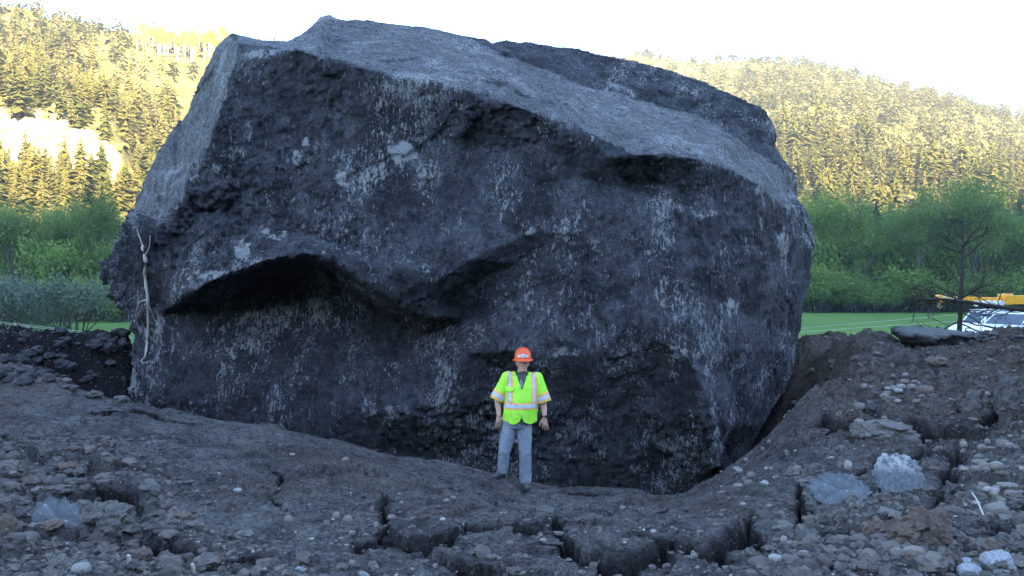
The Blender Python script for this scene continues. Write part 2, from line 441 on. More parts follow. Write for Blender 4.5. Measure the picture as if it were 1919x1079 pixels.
def ground(x, y, detail=True, attrs=None):
    x = np.asarray(x, float); y = np.asarray(y, float)
    shp = x.shape; x = x.ravel(); y = y.ravel()
    z = ground0(x, y)
    zm = z.copy()
    P = np.stack([x, y, np.zeros_like(x)], 1)
    near = ss(22, 17, y) * ss(16, 12, np.abs(x))
    left = ss(-2.4, -3.8, x + (y - 6) * .05) * ss(8.6, 7.4, y)       # loose clods, bottom left
    mound = ss(-4.2, -5.2, x) * ss(10.3, 11.4, y)                     # dark clods behind the left end
    right = BANK(x, y)
    z = z + near * .10 * fbm(P, .55, 4, .5, 3) 
    rough = (.5 + .9 * left + .9 * mound + .8 * right) * (1 - .5 * np.exp(-((y - 10.6) / .7) ** 2) * ss(3.2, 2.4, x))
    wp = P + .35 * np.stack([fbm(P, 1.1, 3, .5, 40), fbm(P, 1.1, 3, .5, 44), 0 * x], 1)
    f1, f2, fac, cid = worley(wp, 1.15, 5, True)
    z = z + near * rough * .12 * fac
    f1b, f2b, facb, _ = worley(wp + .1 * np.stack([fbm(P, 4, 3, .6, 50), fbm(P, 4, 3, .6, 51), 0 * x], 1), 3.6, 9, True)
    z = z + near * rough * .060 * facb
    f1c, f2c, facc, _ = worley(wp, 10.0, 13, True)
    z = z + near * rough * .026 * facc
    z = z + near * rough * (.034 * fbm(P, 5, 5, .68, 21) + .034 * fbm(P, 12, 3, .7, 22, True))
    # dried plates
    pm = ss(-.05, .35, fbm(P, .6, 3, .5, 31)) * (1 - .6 * right)
    e = f2b - f1b; z = z - near * pm * .035 * np.exp(-(e / .06) ** 2)
    e2 = f2 - f1; z = z - near * ss(.0, .3, fbm(P, .5, 2, .5, 33)) * .06 * np.exp(-(e2 / .028) ** 2)
    crk = np.zeros_like(x); lip = np.zeros_like(x)
    jx = .12 * fbm(P, 3.2, 5, .65, 60); jy = .16 * fbm(P, 3.2, 5, .65, 61)
    Q = np.stack([x + jx, y + jy], 1)
    for pts, w, d, up in CR:
        lo = pts.min(0) - 1.2; hi = pts.max(0) + 1.2
        I = np.where((Q[:, 0] > lo[0]) & (Q[:, 0] < hi[0]) & (Q[:, 1] > lo[1]) & (Q[:, 1] < hi[1]))[0]
        if not len(I): continue
        q = Q[I]; best = np.full(len(I), 9.); side = np.zeros(len(I)); tt = np.zeros(len(I)); n = len(pts) - 1
        for k in range(n):
            a, b = pts[k], pts[k + 1]; ab = b - a; t = np.clip(((q - a) @ ab) / (ab @ ab), 0, 1)
            dd = q - (a + t[:, None] * ab); L = np.sqrt((dd[:, 0] * 1.35) ** 2 + (dd[:, 1] * .34) ** 2); m = L < best
            best = np.where(m, L, best); side = np.where(m, dd[:, 1], side); tt = np.where(m, (k + t) / n, tt)
        tp = np.clip(np.minimum(tt, 1 - tt) * 5 + .25, 0, 1)
        wv = w * (.5 + .9 * tp) * (1 + .5 * fbm(P[I], 3, 2, .5, 70))
        g = np.exp(-(best / wv) ** 4) * tp
        z[I] += -d * g + up * tp * np.where(side > 0, .55 * np.exp(-best / .35), -.45 * np.exp(-best / .12)) * (1 - g)
        crk[I] = np.maximum(crk[I], np.exp(-(best / (1.7 * wv)) ** 4) * tp)
        lip[I] = np.maximum(lip[I], np.where((side > 0), .13 * tp * np.exp(-np.clip(best - wv, 0, 9) / .12) * (1 - g), 0))
    # trodden flat where the man stands
    gm = np.exp(-(((x - .12) / .42) ** 2 + ((y - 10.68) / .40) ** 2) ** 2); zf = np.interp(x, [-.6, -.18, -.08, .12, .3, .7], [.16, .122, .116, .004, .0, -.06])
    z = z * (1 - gm) + (zf + .18 * (z - zm)) * gm
    gf = np.exp(-(((x - .06) / .9) ** 2 + ((y - 9.6) / .75) ** 2)); z = z - gf * .07
    if attrs is not None:
        attrs['lip'] = lip
        attrs['brown'] = np.clip(right * ss(7.5, 10.5, y) * (.75 + .6 * fbm(P, .8, 3, .5, 80)) + .45 * ss(.15, .5, fbm(P, .45, 3, .5, 81)), 0, 1)
        attrs['dark'] = np.clip(.95 * mound * ss(12.0, 13.0, y + .4 * fbm(P, 1.5, 2, .5, 83)) + .95 * crk + .75 * ss(11.3, 12.2, y) * ss(5.5, 4.2, x) + .75 * ss(.28, .6, fbm(P, 1.2, 4, .6, 82)) * np.clip(rough, 0, 1), 0, 1)  # mound and blotches are dark soil; crack and trench shade is painted in
    return z.reshape(shp)

def make_terrain():
    Ys = [3.4]
    while Ys[-1] < 16.5: Ys.append(Ys[-1] * 1.0034)
    while Ys[-1] < 24: Ys.append(Ys[-1] + .18)
    Ys = list(np.linspace(-9, 3.3, 32)) + Ys
    Ys = np.array(Ys); s = np.linspace(-1, 1, 880)
    u = .62 * s + .38 * s ** 3
    Wd = 10 + .62 * np.maximum(Ys, 0)
    X = u[None] * Wd[:, None]; Y = np.broadcast_to(Ys[:, None], X.shape)
    at_ = {}
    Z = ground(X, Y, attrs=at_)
    V = np.stack([X, Y, Z], -1).reshape(-1, 3); V[:, 1] -= at_.pop('lip')
    n, m = X.shape; i = np.arange(n - 1)[:, None] * m; j = np.arange(m - 1)[None]
    Fq = np.stack([i + j, i + j + 1, i + m + j + 1, i + m + j], -1).reshape(-1, 4)
    me = mesh_np('ground', V, Fq, M_SOIL)
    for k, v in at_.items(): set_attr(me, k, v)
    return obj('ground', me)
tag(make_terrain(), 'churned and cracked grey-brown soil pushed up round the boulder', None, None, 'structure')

# ------------------------------------------------------------------ the boulder
SIL = [(432,64,14.4),(408,85,14.5),(395,115,14.6),(370,170,14.8),(335,230,14.9),(300,290,15),(278,330,15),(258,368,15),(254,400,14.8),(240,432,14.4),(215,465,14.1),(197,490,14),(196,515,13.9),(215,550,13.8),(236,585,13.7),(252,625,13.6),(250,665,13.5),(248,700,13.4),(252,755,13.3),
 (262,860,13.4),(420,930,13.3),(600,980,13.2),(800,1020,13.2),(1000,1040,13.2),(1200,1030,13.2),(1310,990,13.4),(1385,880,13.9),(1432,795,14.4),
 (1474,722,14.8),(1489,676,15.0),(1493,640,15.2),(1503,580,15.3),(1518,530,15.4),(1527,470,15.5),(1525,430,15.5),(1512,398,15.4),(1492,372,15.5),(1490,330,15.6),(1470,300,15.8),(1456,275,16),(1453,240,16.2),(1434,206,16.4),(1400,190,16.6),(1350,168,16.8),(1310,150,17),(1262,132,17),(1200,118,17),(1130,106,17),(1080,88,17),(1000,80,17),(945,72,17),(922,80,16.9),(880,72,16.6),(838,62,16.4),(800,50,16.3),(720,42,16.2),(650,38,16),(605,32,15.8),(578,54,15.5),(540,76,15.1),(490,76,14.8),(460,68,14.6)]
LINES = [ # polylines that stay edges
 [(450,82,12.95),(432,150,12.75),(412,215,12.65),(386,285,12.6),(352,360,12.65),(322,412,12.7),(288,445,12.85)],
 [(450,82,12.95),(520,98,12.7),(555,88,12.6),(590,100,12.45),(640,120,12.4),(700,128,12.3),(745,150,12.25),(790,152,12.2),(870,168,12.1),(915,192,12.05),(960,195,12.0),(1020,216,12.0),(1060,246,12.0),(1110,262,12.05),(1135,292,12.1),(1190,290,12.1),(1250,286,12.2),(1310,298,12.5),(1370,318,12.9),(1418,342,13.2),(1462,388,14.0)],
 [(922,96,16.1),(1000,135,15.9),(1110,165,15.95),(1200,190,15.9),(1300,212,15.8),(1390,245,15.7),(1440,300,15.5)],
 [(345,552,12.35),(400,525,12.1),(440,508,11.9),(500,487,11.75),(560,477,11.65),(605,477,11.65),(635,495,11.75),(690,535,11.85),(760,572,12.0),(800,592,12.2)],
 [(372,575,13.3),(445,545,13.5),(520,522,13.6),(600,508,13.6),(665,560,13.4),(735,606,13.2),(800,622,13.0)],
 [(800,560,12.1),(812,530,11.95),(885,484,11.9),(990,435,12.0)],
 [(838,566,12.65),(905,520,12.5),(975,490,12.25)],
 [(1115,662,12.25),(1160,625,12.1),(1200,600,12.05),(1240,640,12.05),(1290,670,12.05),(1302,695,12.05),(1325,740,12.0),(1340,800,12.1),(1345,870,12.5)],
 [(1150,690,12.38),(1200,650,12.28),(1245,680,12.26),(1275,715,12.26),(1290,800,12.32)],
 [(1160,392,12.2),(1240,392,12.3),(1320,398,12.5)],
 [(1140,350,12.5),(1190,345,12.65),(1260,352,12.75),(1310,360,12.85)],
 [(1285,440,12.35),(1292,520,12.15),(1298,600,12.05)],
 [(1418,342,13.6),(1420,400,13.3),(1430,470,13.35),(1440,540,13.6)],
 [(1468,440,14.3),(1466,490,14.5),(1470,535,14.3)],
 [(480,428,12.75),(560,432,12.5),(640,470,12.2)],
]
PTS = [(660,100,13.5),(690,98,13.9),(740,128,13.0),(600,84,13.2),(640,60,15.2),(700,80,14.7),(850,110,14.7),(1000,160,14.6),(1100,205,14.4),(1200,240,14.2),(1300,262,14.2),(1390,300,14.4),(500,84,14.2),(560,80,14.4),(620,85,14.3),
 (1250,160,16.3),(1330,185,16.3),(1100,130,16.5),(1010,105,16.6),(1410,225,16.1),(1465,350,15.2),
 (340,310,14.1),(300,380,14.0),(380,180,14.2),(270,420,13.9),(350,250,14.1),
 (560,180,12.75),(500,230,12.75),(700,240,12.55),(560,330,12.65),(470,340,12.8),(700,350,12.35),(830,260,12.45),(850,350,12.25),(960,280,12.45),(1000,350,12.2),(1080,330,12.3),(1110,400,12.15),
 (380,400,12.95),(430,400,13.0),(480,390,12.9),(330,460,12.75),(380,480,12.5),(300,520,12.9),(240,500,13.3),(270,570,13.1),(300,590,13.15),
 (440,455,12.5),(520,440,12.35),(600,430,12.3),(640,400,12.3),(700,440,12.2),(760,470,12.0),(850,430,12.1),(900,400,12.15),(720,500,11.9),(780,520,11.8),(1050,430,12.1),
 (300,650,13.2),(400,640,13.25),(500,620,13.3),(600,620,13.25),(700,650,13.0),(350,740,13.0),(450,720,12.9),(580,720,12.7),(660,760,12.45),(740,770,12.3),(820,760,12.45),(700,840,12.7),(600,830,12.8),(450,800,12.95),(800,850,13.1),(850,820,13.05),
 (870,590,12.8),(780,680,12.9),(850,660,12.6),(880,660,12.3),(940,658,12.2),(1000,660,12.25),(940,690,12.6),(1030,620,12.25),(960,560,12.5),(1050,520,12.25),(1130,500,12.2),(1200,480,12.25),(1100,570,12.3),(1200,540,12.15),
 (960,760,12.8),(1050,740,12.7),(920,850,13.2),(1050,860,13.0),(1100,780,12.8),(1180,760,12.8),(1150,850,12.95),(1250,860,13.1),(1080,690,12.4),(1200,930,13.3),(1300,900,13.0),
 (1380,400,13.1),(1360,480,12.8),(1370,580,12.8),(1400,650,13.1),(1450,600,14.1),(1470,660,14.5),(1390,760,13.3),(1425,720,13.9),(1358,850,13.4),(1490,500,14.9),(1500,430,15.0),(1440,420,13.8),(1360,700,12.9),(1330,450,12.6)]
PALE = [(755,288,34,26,1),(730,270,14,20,.7),(575,268,12,14,.9),(560,300,14,16,.8),(640,335,14,20,.7),(740,180,6,60,.8),(755,225,6,30,.6),(455,470,22,24,1),(400,515,40,14,.9),(520,440,30,12,.8),(560,420,26,10,.7),(600,465,40,14,.6),(640,300,30,26,.5),(990,432,16,10,.9),(1230,470,30,14,.6),(1320,400,40,10,.7),(1265,390,60,8,.6),(1130,340,14,30,.6),(1270,660,30,16,.8),(1365,575,24,26,.7),(1470,470,14,50,.8),(1425,380,10,60,.6),(1060,660,34,14,.8),(740,770,40,20,.7),(690,760,20,30,.6),(850,790,14,10,.8),(630,760,14,50,.5),(560,740,20,50,.4),(1340,800,10,90,.7),(1290,880,20,10,.5),(930,560,60,30,.45),(1000,590,50,40,.5),(1060,570,60,50,.45),(790,470,40,30,.4),(810,640,16,40,.3),(480,760,10,40,.5),(1190,880,14,30,.5),(252,700,6,60,.9),(1150,480,40,10,.4),(500,100,60,12,.7),(1480,395,20,14,.6),(350,330,30,60,.3),(475,645,12,10,.8),(310,395,20,60,.45),(400,300,6,60,.5)]
def in_poly(px, py, poly):
    r = np.zeros(len(px), bool); j = len(poly) - 1
    for i in range(len(poly)):
        xi, yi = poly[i][:2]; xj, yj = poly[j][:2]
        c = ((yi > py) != (yj > py)) & (px < (xj - xi) * (py - yi) / (yj - yi + 1e-9) + xi); r ^= c; j = i
    return r
def make_boulder():
    P = []; E = []
    def idx(p):
        for k, q in enumerate(P):
            if abs(q[0] - p[0]) < .5 and abs(q[1] - p[1]) < .5: return k
        P.append(p); return len(P) - 1
    s = [idx(p) for p in SIL]; ns = len(s)
    E += [(s[i], s[(i + 1) % ns]) for i in range(ns)]
    for L in LINES:
        k = [idx(p) for p in L]; E += list(zip(k[:-1], k[1:]))
    for p in PTS: idx(p)
    vs, es, fs, ov, oe, of = delaunay_2d_cdt([Vector((p[0], -p[1])) for p in P], E, [s], 1, 1e-4)
    vs = [(v.x, -v.y) for v in vs]
    D = []
    for k, v in enumerate(vs):
        if ov[k]: D.append(P[ov[k][0]][2])
        else:
            dd = sorted((math.hypot(v[0]-p[0], v[1]-p[1]), p[2]) for p in P)[:3]
            w = [1/(d+1) for d, _ in dd]; D.append(sum(a*b[1] for a, b in zip(w, dd)) / sum(w))
    V = [at(v[0], v[1], D[k]) for k, v in enumerate(vs)]
    Fc = [tuple(f) for f in fs]
    # which output vertices are the silhouette ring, in order
    ring = []
    for i in s:
        ring.append(next(k for k in range(len(vs)) if ov[k] and i in ov[k]))
    c = Vector((-.7, 16.5, 3.0)); prev = ring
    for dy, sc in ((1.2, 1.02), (2.8, .93), (4.2, .70), (4.9, .35)):
        cur = []
        for i in ring:
            p = Vector(V[i]); q = Vector((c.x + (p.x - c.x) * sc, 0, c.z + (p.z - c.z) * (sc if p.z > c.z else min(1, sc * 1.05))))
            q.y = 14.8 + (p.y - 14.8) * (1 if dy < 2 else .5) + dy
            cur.append(len(V)); V.append(tuple(q))
        for a in range(ns):
            b = (a + 1) % ns; Fc.append((prev[a], prev[b], cur[b], cur[a]))
        prev = cur
    V.append((c.x, 20.0, c.z)); k = len(V) - 1
    for a in range(ns): Fc.append((prev[a], prev[(a + 1) % ns], k))
    me = bpy.data.meshes.new('tmp'); me.from_pydata(V, [], Fc); me.update()
    o = bpy.data.objects.new('tmp', me); COL.objects.link(o)
    m = o.modifiers.new('r', 'REMESH'); m.mode = 'VOXEL'; m.voxel_size = 0.037; m.adaptivity = 0
    sm = o.modifiers.new('s', 'SMOOTH'); sm.factor = .5; sm.iterations = 1
    dg = bpy.context.evaluated_depsgraph_get(); dg.update()
    ev = o.evaluated_get(dg).to_mesh()
    n = len(ev.vertices); co = np.empty(n * 3, np.float32); ev.vertices.foreach_get('co', co); co = co.reshape(-1, 3).astype(float)
    no = np.empty(n * 3, np.float32); ev.vertices.foreach_get('normal', no); no = no.reshape(-1, 3).astype(float)
    q = np.empty(len(ev.polygons) * 4, np.int32)
    assert len(ev.loops) == len(q)
    ev.loops.foreach_get('vertex_index', q); q = q.reshape(-1, 4)
    o.evaluated_get(dg).to_mesh_clear(); bpy.data.objects.remove(o); bpy.data.meshes.remove(me)
    print('boulder verts', n)
    px = CX + co[:, 0] * F / co[:, 1]; py = HY - (co[:, 2] - EYE) * F / co[:, 1]
    front = ss(17.2, 16.2, co[:, 1])
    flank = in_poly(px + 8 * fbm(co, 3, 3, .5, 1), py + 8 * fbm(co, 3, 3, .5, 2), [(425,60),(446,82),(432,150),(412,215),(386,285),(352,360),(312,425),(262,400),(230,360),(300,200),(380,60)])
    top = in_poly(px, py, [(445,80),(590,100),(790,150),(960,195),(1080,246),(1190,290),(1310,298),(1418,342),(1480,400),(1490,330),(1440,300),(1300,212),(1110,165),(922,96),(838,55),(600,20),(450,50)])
    low = ss(.2, -.3, no[:, 2]) 
    # rough crumbly zones
    rz = ss(-.15, .4, fbm(co, .55, 3, .5, 11))
    band = np.exp(-(((py - 420) / 55) ** 2)) * ss(820, 600, px) + np.exp(-(((px - 215) / 50) ** 2)) * ss(380, 460, py) + np.exp(-(((px - 900) / 160) ** 2 + ((py - 820) / 70) ** 2))
    ra = np.clip(.22 + .55 * rz + .9 * band, 0, 1.6) * np.where(flank, .35, 1) * np.where(top, .6, 1)
    w = co + .12 * np.stack([fbm(co, 1.2, 3, .5, s_) for s_ in (5, 6, 7)], 1)
    wa = w * np.array([1, 1, .75])
    _, _, fa, _ = worley(wa, .85, 100); fa = np.where(front > .5, fa, fa)
    _, _, fb, _ = worley(wa, 2.3, 110)
    _, _, fc, _ = worley(wa * np.array([1, 1, 1.3]), 6.5, 120)
    _, _, fd, _ = worley(wa, 15.0, 130)
    d = .075 * fa * (.4 + .6 * ra) + .060 * fb * ra + .048 * fc * ra + .028 * fd * (.35 + ra) + .05 * fbm(co, .9, 3, .5, 20) + .022 * fbm(co * np.array([1, 1, .5]), 7, 4, .6, 24) * (.4 + ra)
    d += .022 * fbm(co, 2.5, 4, .6, 26, True) * ra + .016 * fbm(co, 12, 3, .6, 27, True) * (.3 + ra)
    d *= 1 - .75 * np.exp(-(((px - 435) / 70) ** 2 + ((py - 70) / 45) ** 2))
    d *= np.where(top, .8, 1)
    V = co + no * d[:, None]
    V[:, 1] += 0
    me = mesh_np('boulder', V, q, M_ROCK)
    clean_skylit = np.zeros(n); clean_skylit[flank] = 1.0; clean_skylit = np.where(top, 1.0, clean_skylit)  # paler flank is cleaner rock; paler top is sky light painted in
    pr = 12 * fbm(co, 2.5, 4, .55, 31); pal = np.zeros(n)
    for x, y, a, b, sx in PALE:
        r = np.sqrt(((px + pr - x) / a) ** 2 + ((py + pr - y) / b) ** 2)
        pal = np.maximum(pal, sx * ss(1.25, .5, r))
    pal *= front
    # shade of the undercut lower faces, painted in as near-black colour
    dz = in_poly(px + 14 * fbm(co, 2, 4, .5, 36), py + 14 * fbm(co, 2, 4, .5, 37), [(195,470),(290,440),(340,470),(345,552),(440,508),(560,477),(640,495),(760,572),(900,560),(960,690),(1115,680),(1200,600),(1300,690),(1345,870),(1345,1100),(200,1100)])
    under_shade = dz * (.55 + .5 * fbm(co, 1.1, 4, .6, 38)) * front
    set_attr(me, 'clean_skylit', clean_skylit); set_attr(me, 'pale', pal); set_attr(me, 'under_shade', np.clip(under_shade, 0, 1))
    return obj('boulder', me)
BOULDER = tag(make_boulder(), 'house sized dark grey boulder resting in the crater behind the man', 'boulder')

# ------------------------------------------------------------------ valley floor, hills, mountain behind the camera
def mat_grass():
    t = Mt('meadow_grass', 0.95, 0.1)
    n = t.noise(0.06, 5, 0.6); f = t.noise(1.0, 6, 0.7, t.coord((1.2, .35, 1)))
    c = t.mix(t.ramp(n, [(.35, 0.), (.65, 1.)]), (.060, .135, .022), (.095, .180, .032))
    c = t.mix(t.ramp(f, [(.3, 0.), (.75, 1.)]), t.mix(.4, c, (.02, .05, .01)), c)
    t.col(c); t.bump(f, .6, .25); return t.m
def mat_hill():
    t = Mt('hillside_ground', 0.97, 0.05)
    a = t.noise(.02, 6, .6); b = t.noise(.15, 6, .7); f = t.noise(.6, 5, .7)
    c = t.mix(t.ramp(a, [(.38, 0.), (.62, 1.)]), (.115, .105, .040), (.080, .090, .028))
    c = t.mix(t.ramp(b, [(.42, 0.), (.62, 1.)]), c, (.165, .130, .070))
    c = t.mix(t.ramp(f, [(.35, 0.), (.6, 1.)]), t.mix(.35, c, (.05, .05, .02)), c)
    c = t.mix(t.attr('cliff'), c, t.mix(t.ramp(t.noise(.3, 6, .65, t.coord((1, 1, 3))), [(.35, 0.), (.6, 1.)]), (.13, .095, .06), (.30, .25, .19)))
    c = t.mix(t.attr('red'), c, (.16, .075, .05))
    t.col(c); t.bump(b, .8, 2.0); return t.m
M_GRASS, M_HILL = mat_grass(), mat_hill()
def mat_mountain():
    t = Mt('forested_slope', 0.97, 0.05)
    t.col(t.mix(t.ramp(t.noise(.03, 6, .7), [(.35, 0.), (.65, 1.)]), (.022, .034, .016), (.075, .070, .040))); t.bump(t.noise(.12, 6, .75), .9, 4.0); return t.m
g = MB(); g.add([(-3000, -3000, MEADOW), (3000, -3000, MEADOW), (3000, 3000, MEADOW), (-3000, 3000, MEADOW)], [(0, 1, 2, 3)])
tag(obj('meadow', g.mesh('meadow', M_GRASS, False)), 'flat green meadow on the valley floor', None, None, 'structure')

HPX = [-2500, -900,-400,0,180,300,430,560,700,850,1000,1100,1200,1300,1400,1550,1700,1800,1919,2300,3000,4500]
HPY = [120, -60, -40, 12,58,78,86,92,120,150,140,108,102,118,114,128,168,196,230,320,380,430]
HYS = [430, 430,430,430,460,480,500,540,650,750,850,880,850,830,800,760,720,700,680,600,560,500]
HYB = [170,165,165,165,165,168,175,200,240,280,300,300,280,250,225,200,192,190,190,200,200,200]
def hill_z(px, t):
    """px: azimuth as a pixel column; t: 0 at the foot, 1 at the ridge"""
    Ys = np.interp(px, HPX, HYS); Yb = np.interp(px, HPX, HYB); py = np.interp(px, HPX, HPY)
    Zs = EYE + (HY - py) * Ys / F; Y = Yb + (Ys - Yb) * t
    x = (px - CX) * Y / F
    z = -3 + (Zs + 3) * np.where(t < 1, t ** 1.02, 1 - .9 * (t - 1) ** 1.3)
    cl = ss(265, 205, px) * ss(-1300, -1000, px)
    n1 = fbm(np.stack([x, Y, 0 * x], 1), .02, 3, .5, 201)
    jag = 7 * fbm(np.stack([x, Y, 0 * x], 1), .07, 3, .6, 202)
    step = ss(236, 241, Y + jag) * ss(330, 275, Y)
    z = z + cl * 12 * step + cl * 1.8 * fbm(np.stack([x, Y, z], 1), .09, 4, .6, 204, True)
    z = z + 5 * n1 * ss(0, .12, t) * (1 - .6 * ss(.8, 1., t)) + 1.3 * fbm(np.stack([x, Y, 0 * x], 1), .12, 3, .6, 203) * ss(0, .1, t)
    return x, Y, z, cl, jag
def make_hills():
    px = np.arange(-1500, 3400, 9.0); t = np.concatenate([np.linspace(-.02, .42, 90), np.linspace(.43, 1.5, 70)])
    PX, T = np.meshgrid(px, t); x, Y, z, cl, jag = hill_z(PX.ravel(), T.ravel())
    n, m = PX.shape; i = np.arange(n - 1)[:, None] * m; j = np.arange(m - 1)[None]
    me = mesh_np('hills', np.stack([x, Y, z], 1), np.stack([i + j, i + j + 1, i + m + j + 1, i + m + j], -1).reshape(-1, 4), M_HILL)
    P = np.stack([x, Y, z], 1)
    cliff = cl * np.clip(ss(232, 236, Y + jag) * ss(246, 242, Y + jag) + .8 * ss(.05, .3, fbm(P, .035, 4, .6, 210)) * ss(215, 225, Y) * ss(300, 260, Y), 0, 1)
    cliff = np.maximum(cliff, .55 * ss(.28, .42, fbm(P, .05, 4, .6, 212)) * ss(1400, 1500, PX.ravel()) * ss(.35, .1, T.ravel()))
    set_attr(me, 'cliff', cliff)
    set_attr(me, 'red', ss(60, 170, PX.ravel()) * ss(520, 330, PX.ravel()) * ss(.10, .05, T.ravel()))
    return obj('hills', me)
tag(make_hills(), 'steep sunlit hillsides on both sides of the valley', None, None, 'structure')

def make_mountain():
    s = np.linspace(-90, -900, 90); t = np.linspace(-1400, 1400, 160)
    Sg, Tg = np.meshgrid(s, t, indexing='ij'); s_, t_ = Sg.ravel(), Tg.ravel()
    fx, fy = -math.sin(SUN_AZ), -math.cos(SUN_AZ)     # horizontal direction the light travels
    H = np.interp(t_, [-1400, -700, -3, 236, 700, 1400], [60, 140, 151, 136, 120, 60])
    prof = np.where(s_ > -350, ss(-80, -350, s_) * .35 + .65 * np.clip((s_ + 90) / (-260), 0, 1), 1 - .5 * ((-350 - s_) / 550) ** 1.5)
    x = fx * s_ + fy * -1 * t_; y = fy * s_ + fx * t_
    P = np.stack([x, y, 0 * x], 1)
    z = -3 + (H + 3) * prof + 3 * fbm(P, .02, 4, .5, 220) * prof + 2 * fbm(P, .1, 3, .6, 221) * prof
    n, m = Sg.shape; i = np.arange(n - 1)[:, None] * m; j = np.arange(m - 1)[None]
    return obj('mountain', mesh_np('mountain', np.stack([x, y, z], 1), np.stack([i + j, i + j + 1, i + m + j + 1, i + m + j], -1).reshape(-1, 4), mat_mountain()))
tag(make_mountain(), 'mountain slope behind the photographer that shades the valley floor', None, None, 'structure')

# ------------------------------------------------------------------ conifers and scrub on the hills
def conifer_geo(rng, levels, nb, full=1.0, thin=0.0):
    full = full * 1.12
    V = []; Fc = []; n = 0
    for k in range(levels):
        f = k / (levels - 1.0); z = .10 + .88 * f
        rad = (.185 * (1 - f) ** .8 + .012) * full * rng.uniform(.75, 1.15)
        if f < .1: rad *= .75
        ph = rng.uniform(0, 6.3)
        for b in range(nb):
            if rng.random() < thin: continue
            a = ph + b * 6.283 / nb + rng.uniform(-.35, .35); r = rad * rng.uniform(.45, 1.3)
            d = np.array([math.cos(a), math.sin(a), 0]); p = np.array([-d[1], d[0], 0]); w = r * rng.uniform(.16, .34)
            dz = -r * rng.uniform(-.05, .55); th = .05 * rng.uniform(.6, 1.3)
            zj = z; z = z + rng.uniform(-.045, .045); base = np.array([0, 0, z + th]); tip = d * r + [0, 0, z + dz]
            m1 = d * r * .55 + p * w + [0, 0, z + dz * .4 - .01]; m2 = d * r * .55 - p * w + [0, 0, z + dz * .4 - .01]
            low = d * r * .35 + [0, 0, z - .02]
            V += [base, m1, tip, m2, low]; Fc += [(n, n+1, n+2), (n, n+2, n+3), (n+4, n+2, n+1), (n+4, n+3, n+2)]; n += 5; z = zj
    V += [(0, 0, 1.0), (.012, 0, .93), (-.006, .01, .93), (-.006, -.01, .93)]; Fc += [(n, n+1, n+2), (n, n+2, n+3), (n, n+3, n+1)]
    return np.array(V), np.array(Fc)
def trunk_geo(r=.012, top=.97, k=5):
    m = MB(); m.tube([(0, 0, -.06), (0.002, 0, .3), (-.002, .002, .65), (0, 0, top)], [r * 1.2, r, r * .6, r * .15], k); return m
M_PINE = mat_attr('conifer_needles', (.085, .092, .026), (.170, .150, .045), att='random', sc=9, dark=.4, transl=.3)
M_PINE_S = mat_attr('conifer_needles_far', (.088, .090, .032), (.180, .158, .060), att='tint', sc=.9, dark=.4, transl=.3)
M_BARK = plain('conifer_bark', (.13, .095, .065), .95, .1, .3, 12)
M_ASP = plain('aspen_bark', (.50, .47, .40), .8, .1, .2, 14)
M_ASPL = mat_attr('aspen_leaves', (.15, .20, .03), (.24, .26, .05), att='random', sc=9, dark=.3)
M_SCRUB = mat_attr('scrub_leaves', (.12, .120, .038), (.19, .160, .060), att='tint', sc=1.2, dark=.4)
rg = np.random.default_rng(11)
CON = []
for v in range(5):
    V, Fc = conifer_geo(rg, 15 + v, 11, .85 + .14 * v, .12 + .04 * v)
    CON.append((mesh_np('crown', V, Fc, M_PINE, False), trunk_geo().mesh('trunk', M_BARK)))
def visible(px, py_top, py_base):
    if px < -90 or px > 2010: return False
    if 330 < px < 1400 and py_top > 105 + (0 if px < 900 else (px - 900) * .16): return False
    if px < 270 and py_base > 372 + 30: return False
    return True
cand = []
def fill(x0, x1, n, h0, h1, tmin, tmax, avoid=True):
    px = rg.uniform(x0, x1, n * 3); t = rg.beta(1.3, 1.0, n * 3) * (tmax - tmin) + tmin
    x, Y, z, cl, jag = hill_z(px, t)
    dens = fbm(np.stack([x, Y, 0 * x], 1), .016, 3, .5, 230)
    ok = []
    for i in range(n * 3):
        if cl[i] > .3 and 233 < Y[i] + jag[i] < 243 and rg.random() < .72: continue
        if cl[i] > .3 and 226 < Y[i] < 258 and rg.random() < .25: continue
        if avoid and dens[i] < -.12 and rg.random() < .6: continue
        if avoid and 250 < px[i] < 450 and .72 < t[i] < .93 and rg.random() < .8: continue
        h = rg.uniform(h0, h1) * (1.25 if rg.random() < .15 else 1)
        pyb = HY - (z[i] - EYE) * F / Y[i]; pyt = HY - (z[i] + h - EYE) * F / Y[i]
        if not visible(px[i], pyt, pyb): continue
        cand.append((x[i], Y[i], z[i] - .4, h, px[i], pyt, t[i])); ok.append(i)
        if len(ok) >= n: break
fill(-90, 560, 820, 7, 15, .05, 1.02)
fill(-60, 520, 70, 8, 13, .985, 1.03, False)
fill(1030, 2010, 1900, 8, 18, .06, 1.02)
fill(1040, 2010, 260, 10, 17, .975, 1.02, False)
fill(1400, 2010, 500, 6, 11, .03, .35)
fill(-90, 330, 110, 7, 12, .06, .24, False)
cand.sort(key=lambda c: -(c[3] / c[1]))
def con_label(c):
    left = c[4] < 800
    if left:
        if c[6] > .93: return 'conifer on the skyline of the sunlit left hillside', 'conifers along the left skyline'
        if c[1] > 243: return 'sunlit conifer on the left hillside above the pale cliff', 'conifers above the pale cliff'
        return 'sunlit conifer at or below the pale cliff on the left hillside', 'conifers below the pale cliff'
    if c[4] < 1500: return 'sunlit conifer on the right hillside close to the boulder edge', 'conifers beside the boulder edge'
    if c[4] < 1720: return 'sunlit conifer low on the right hillside above the cottonwoods', 'conifers above the right cottonwoods'
    return 'sunlit conifer low on the right hillside behind the bare tree and trucks', 'conifers behind the trucks'
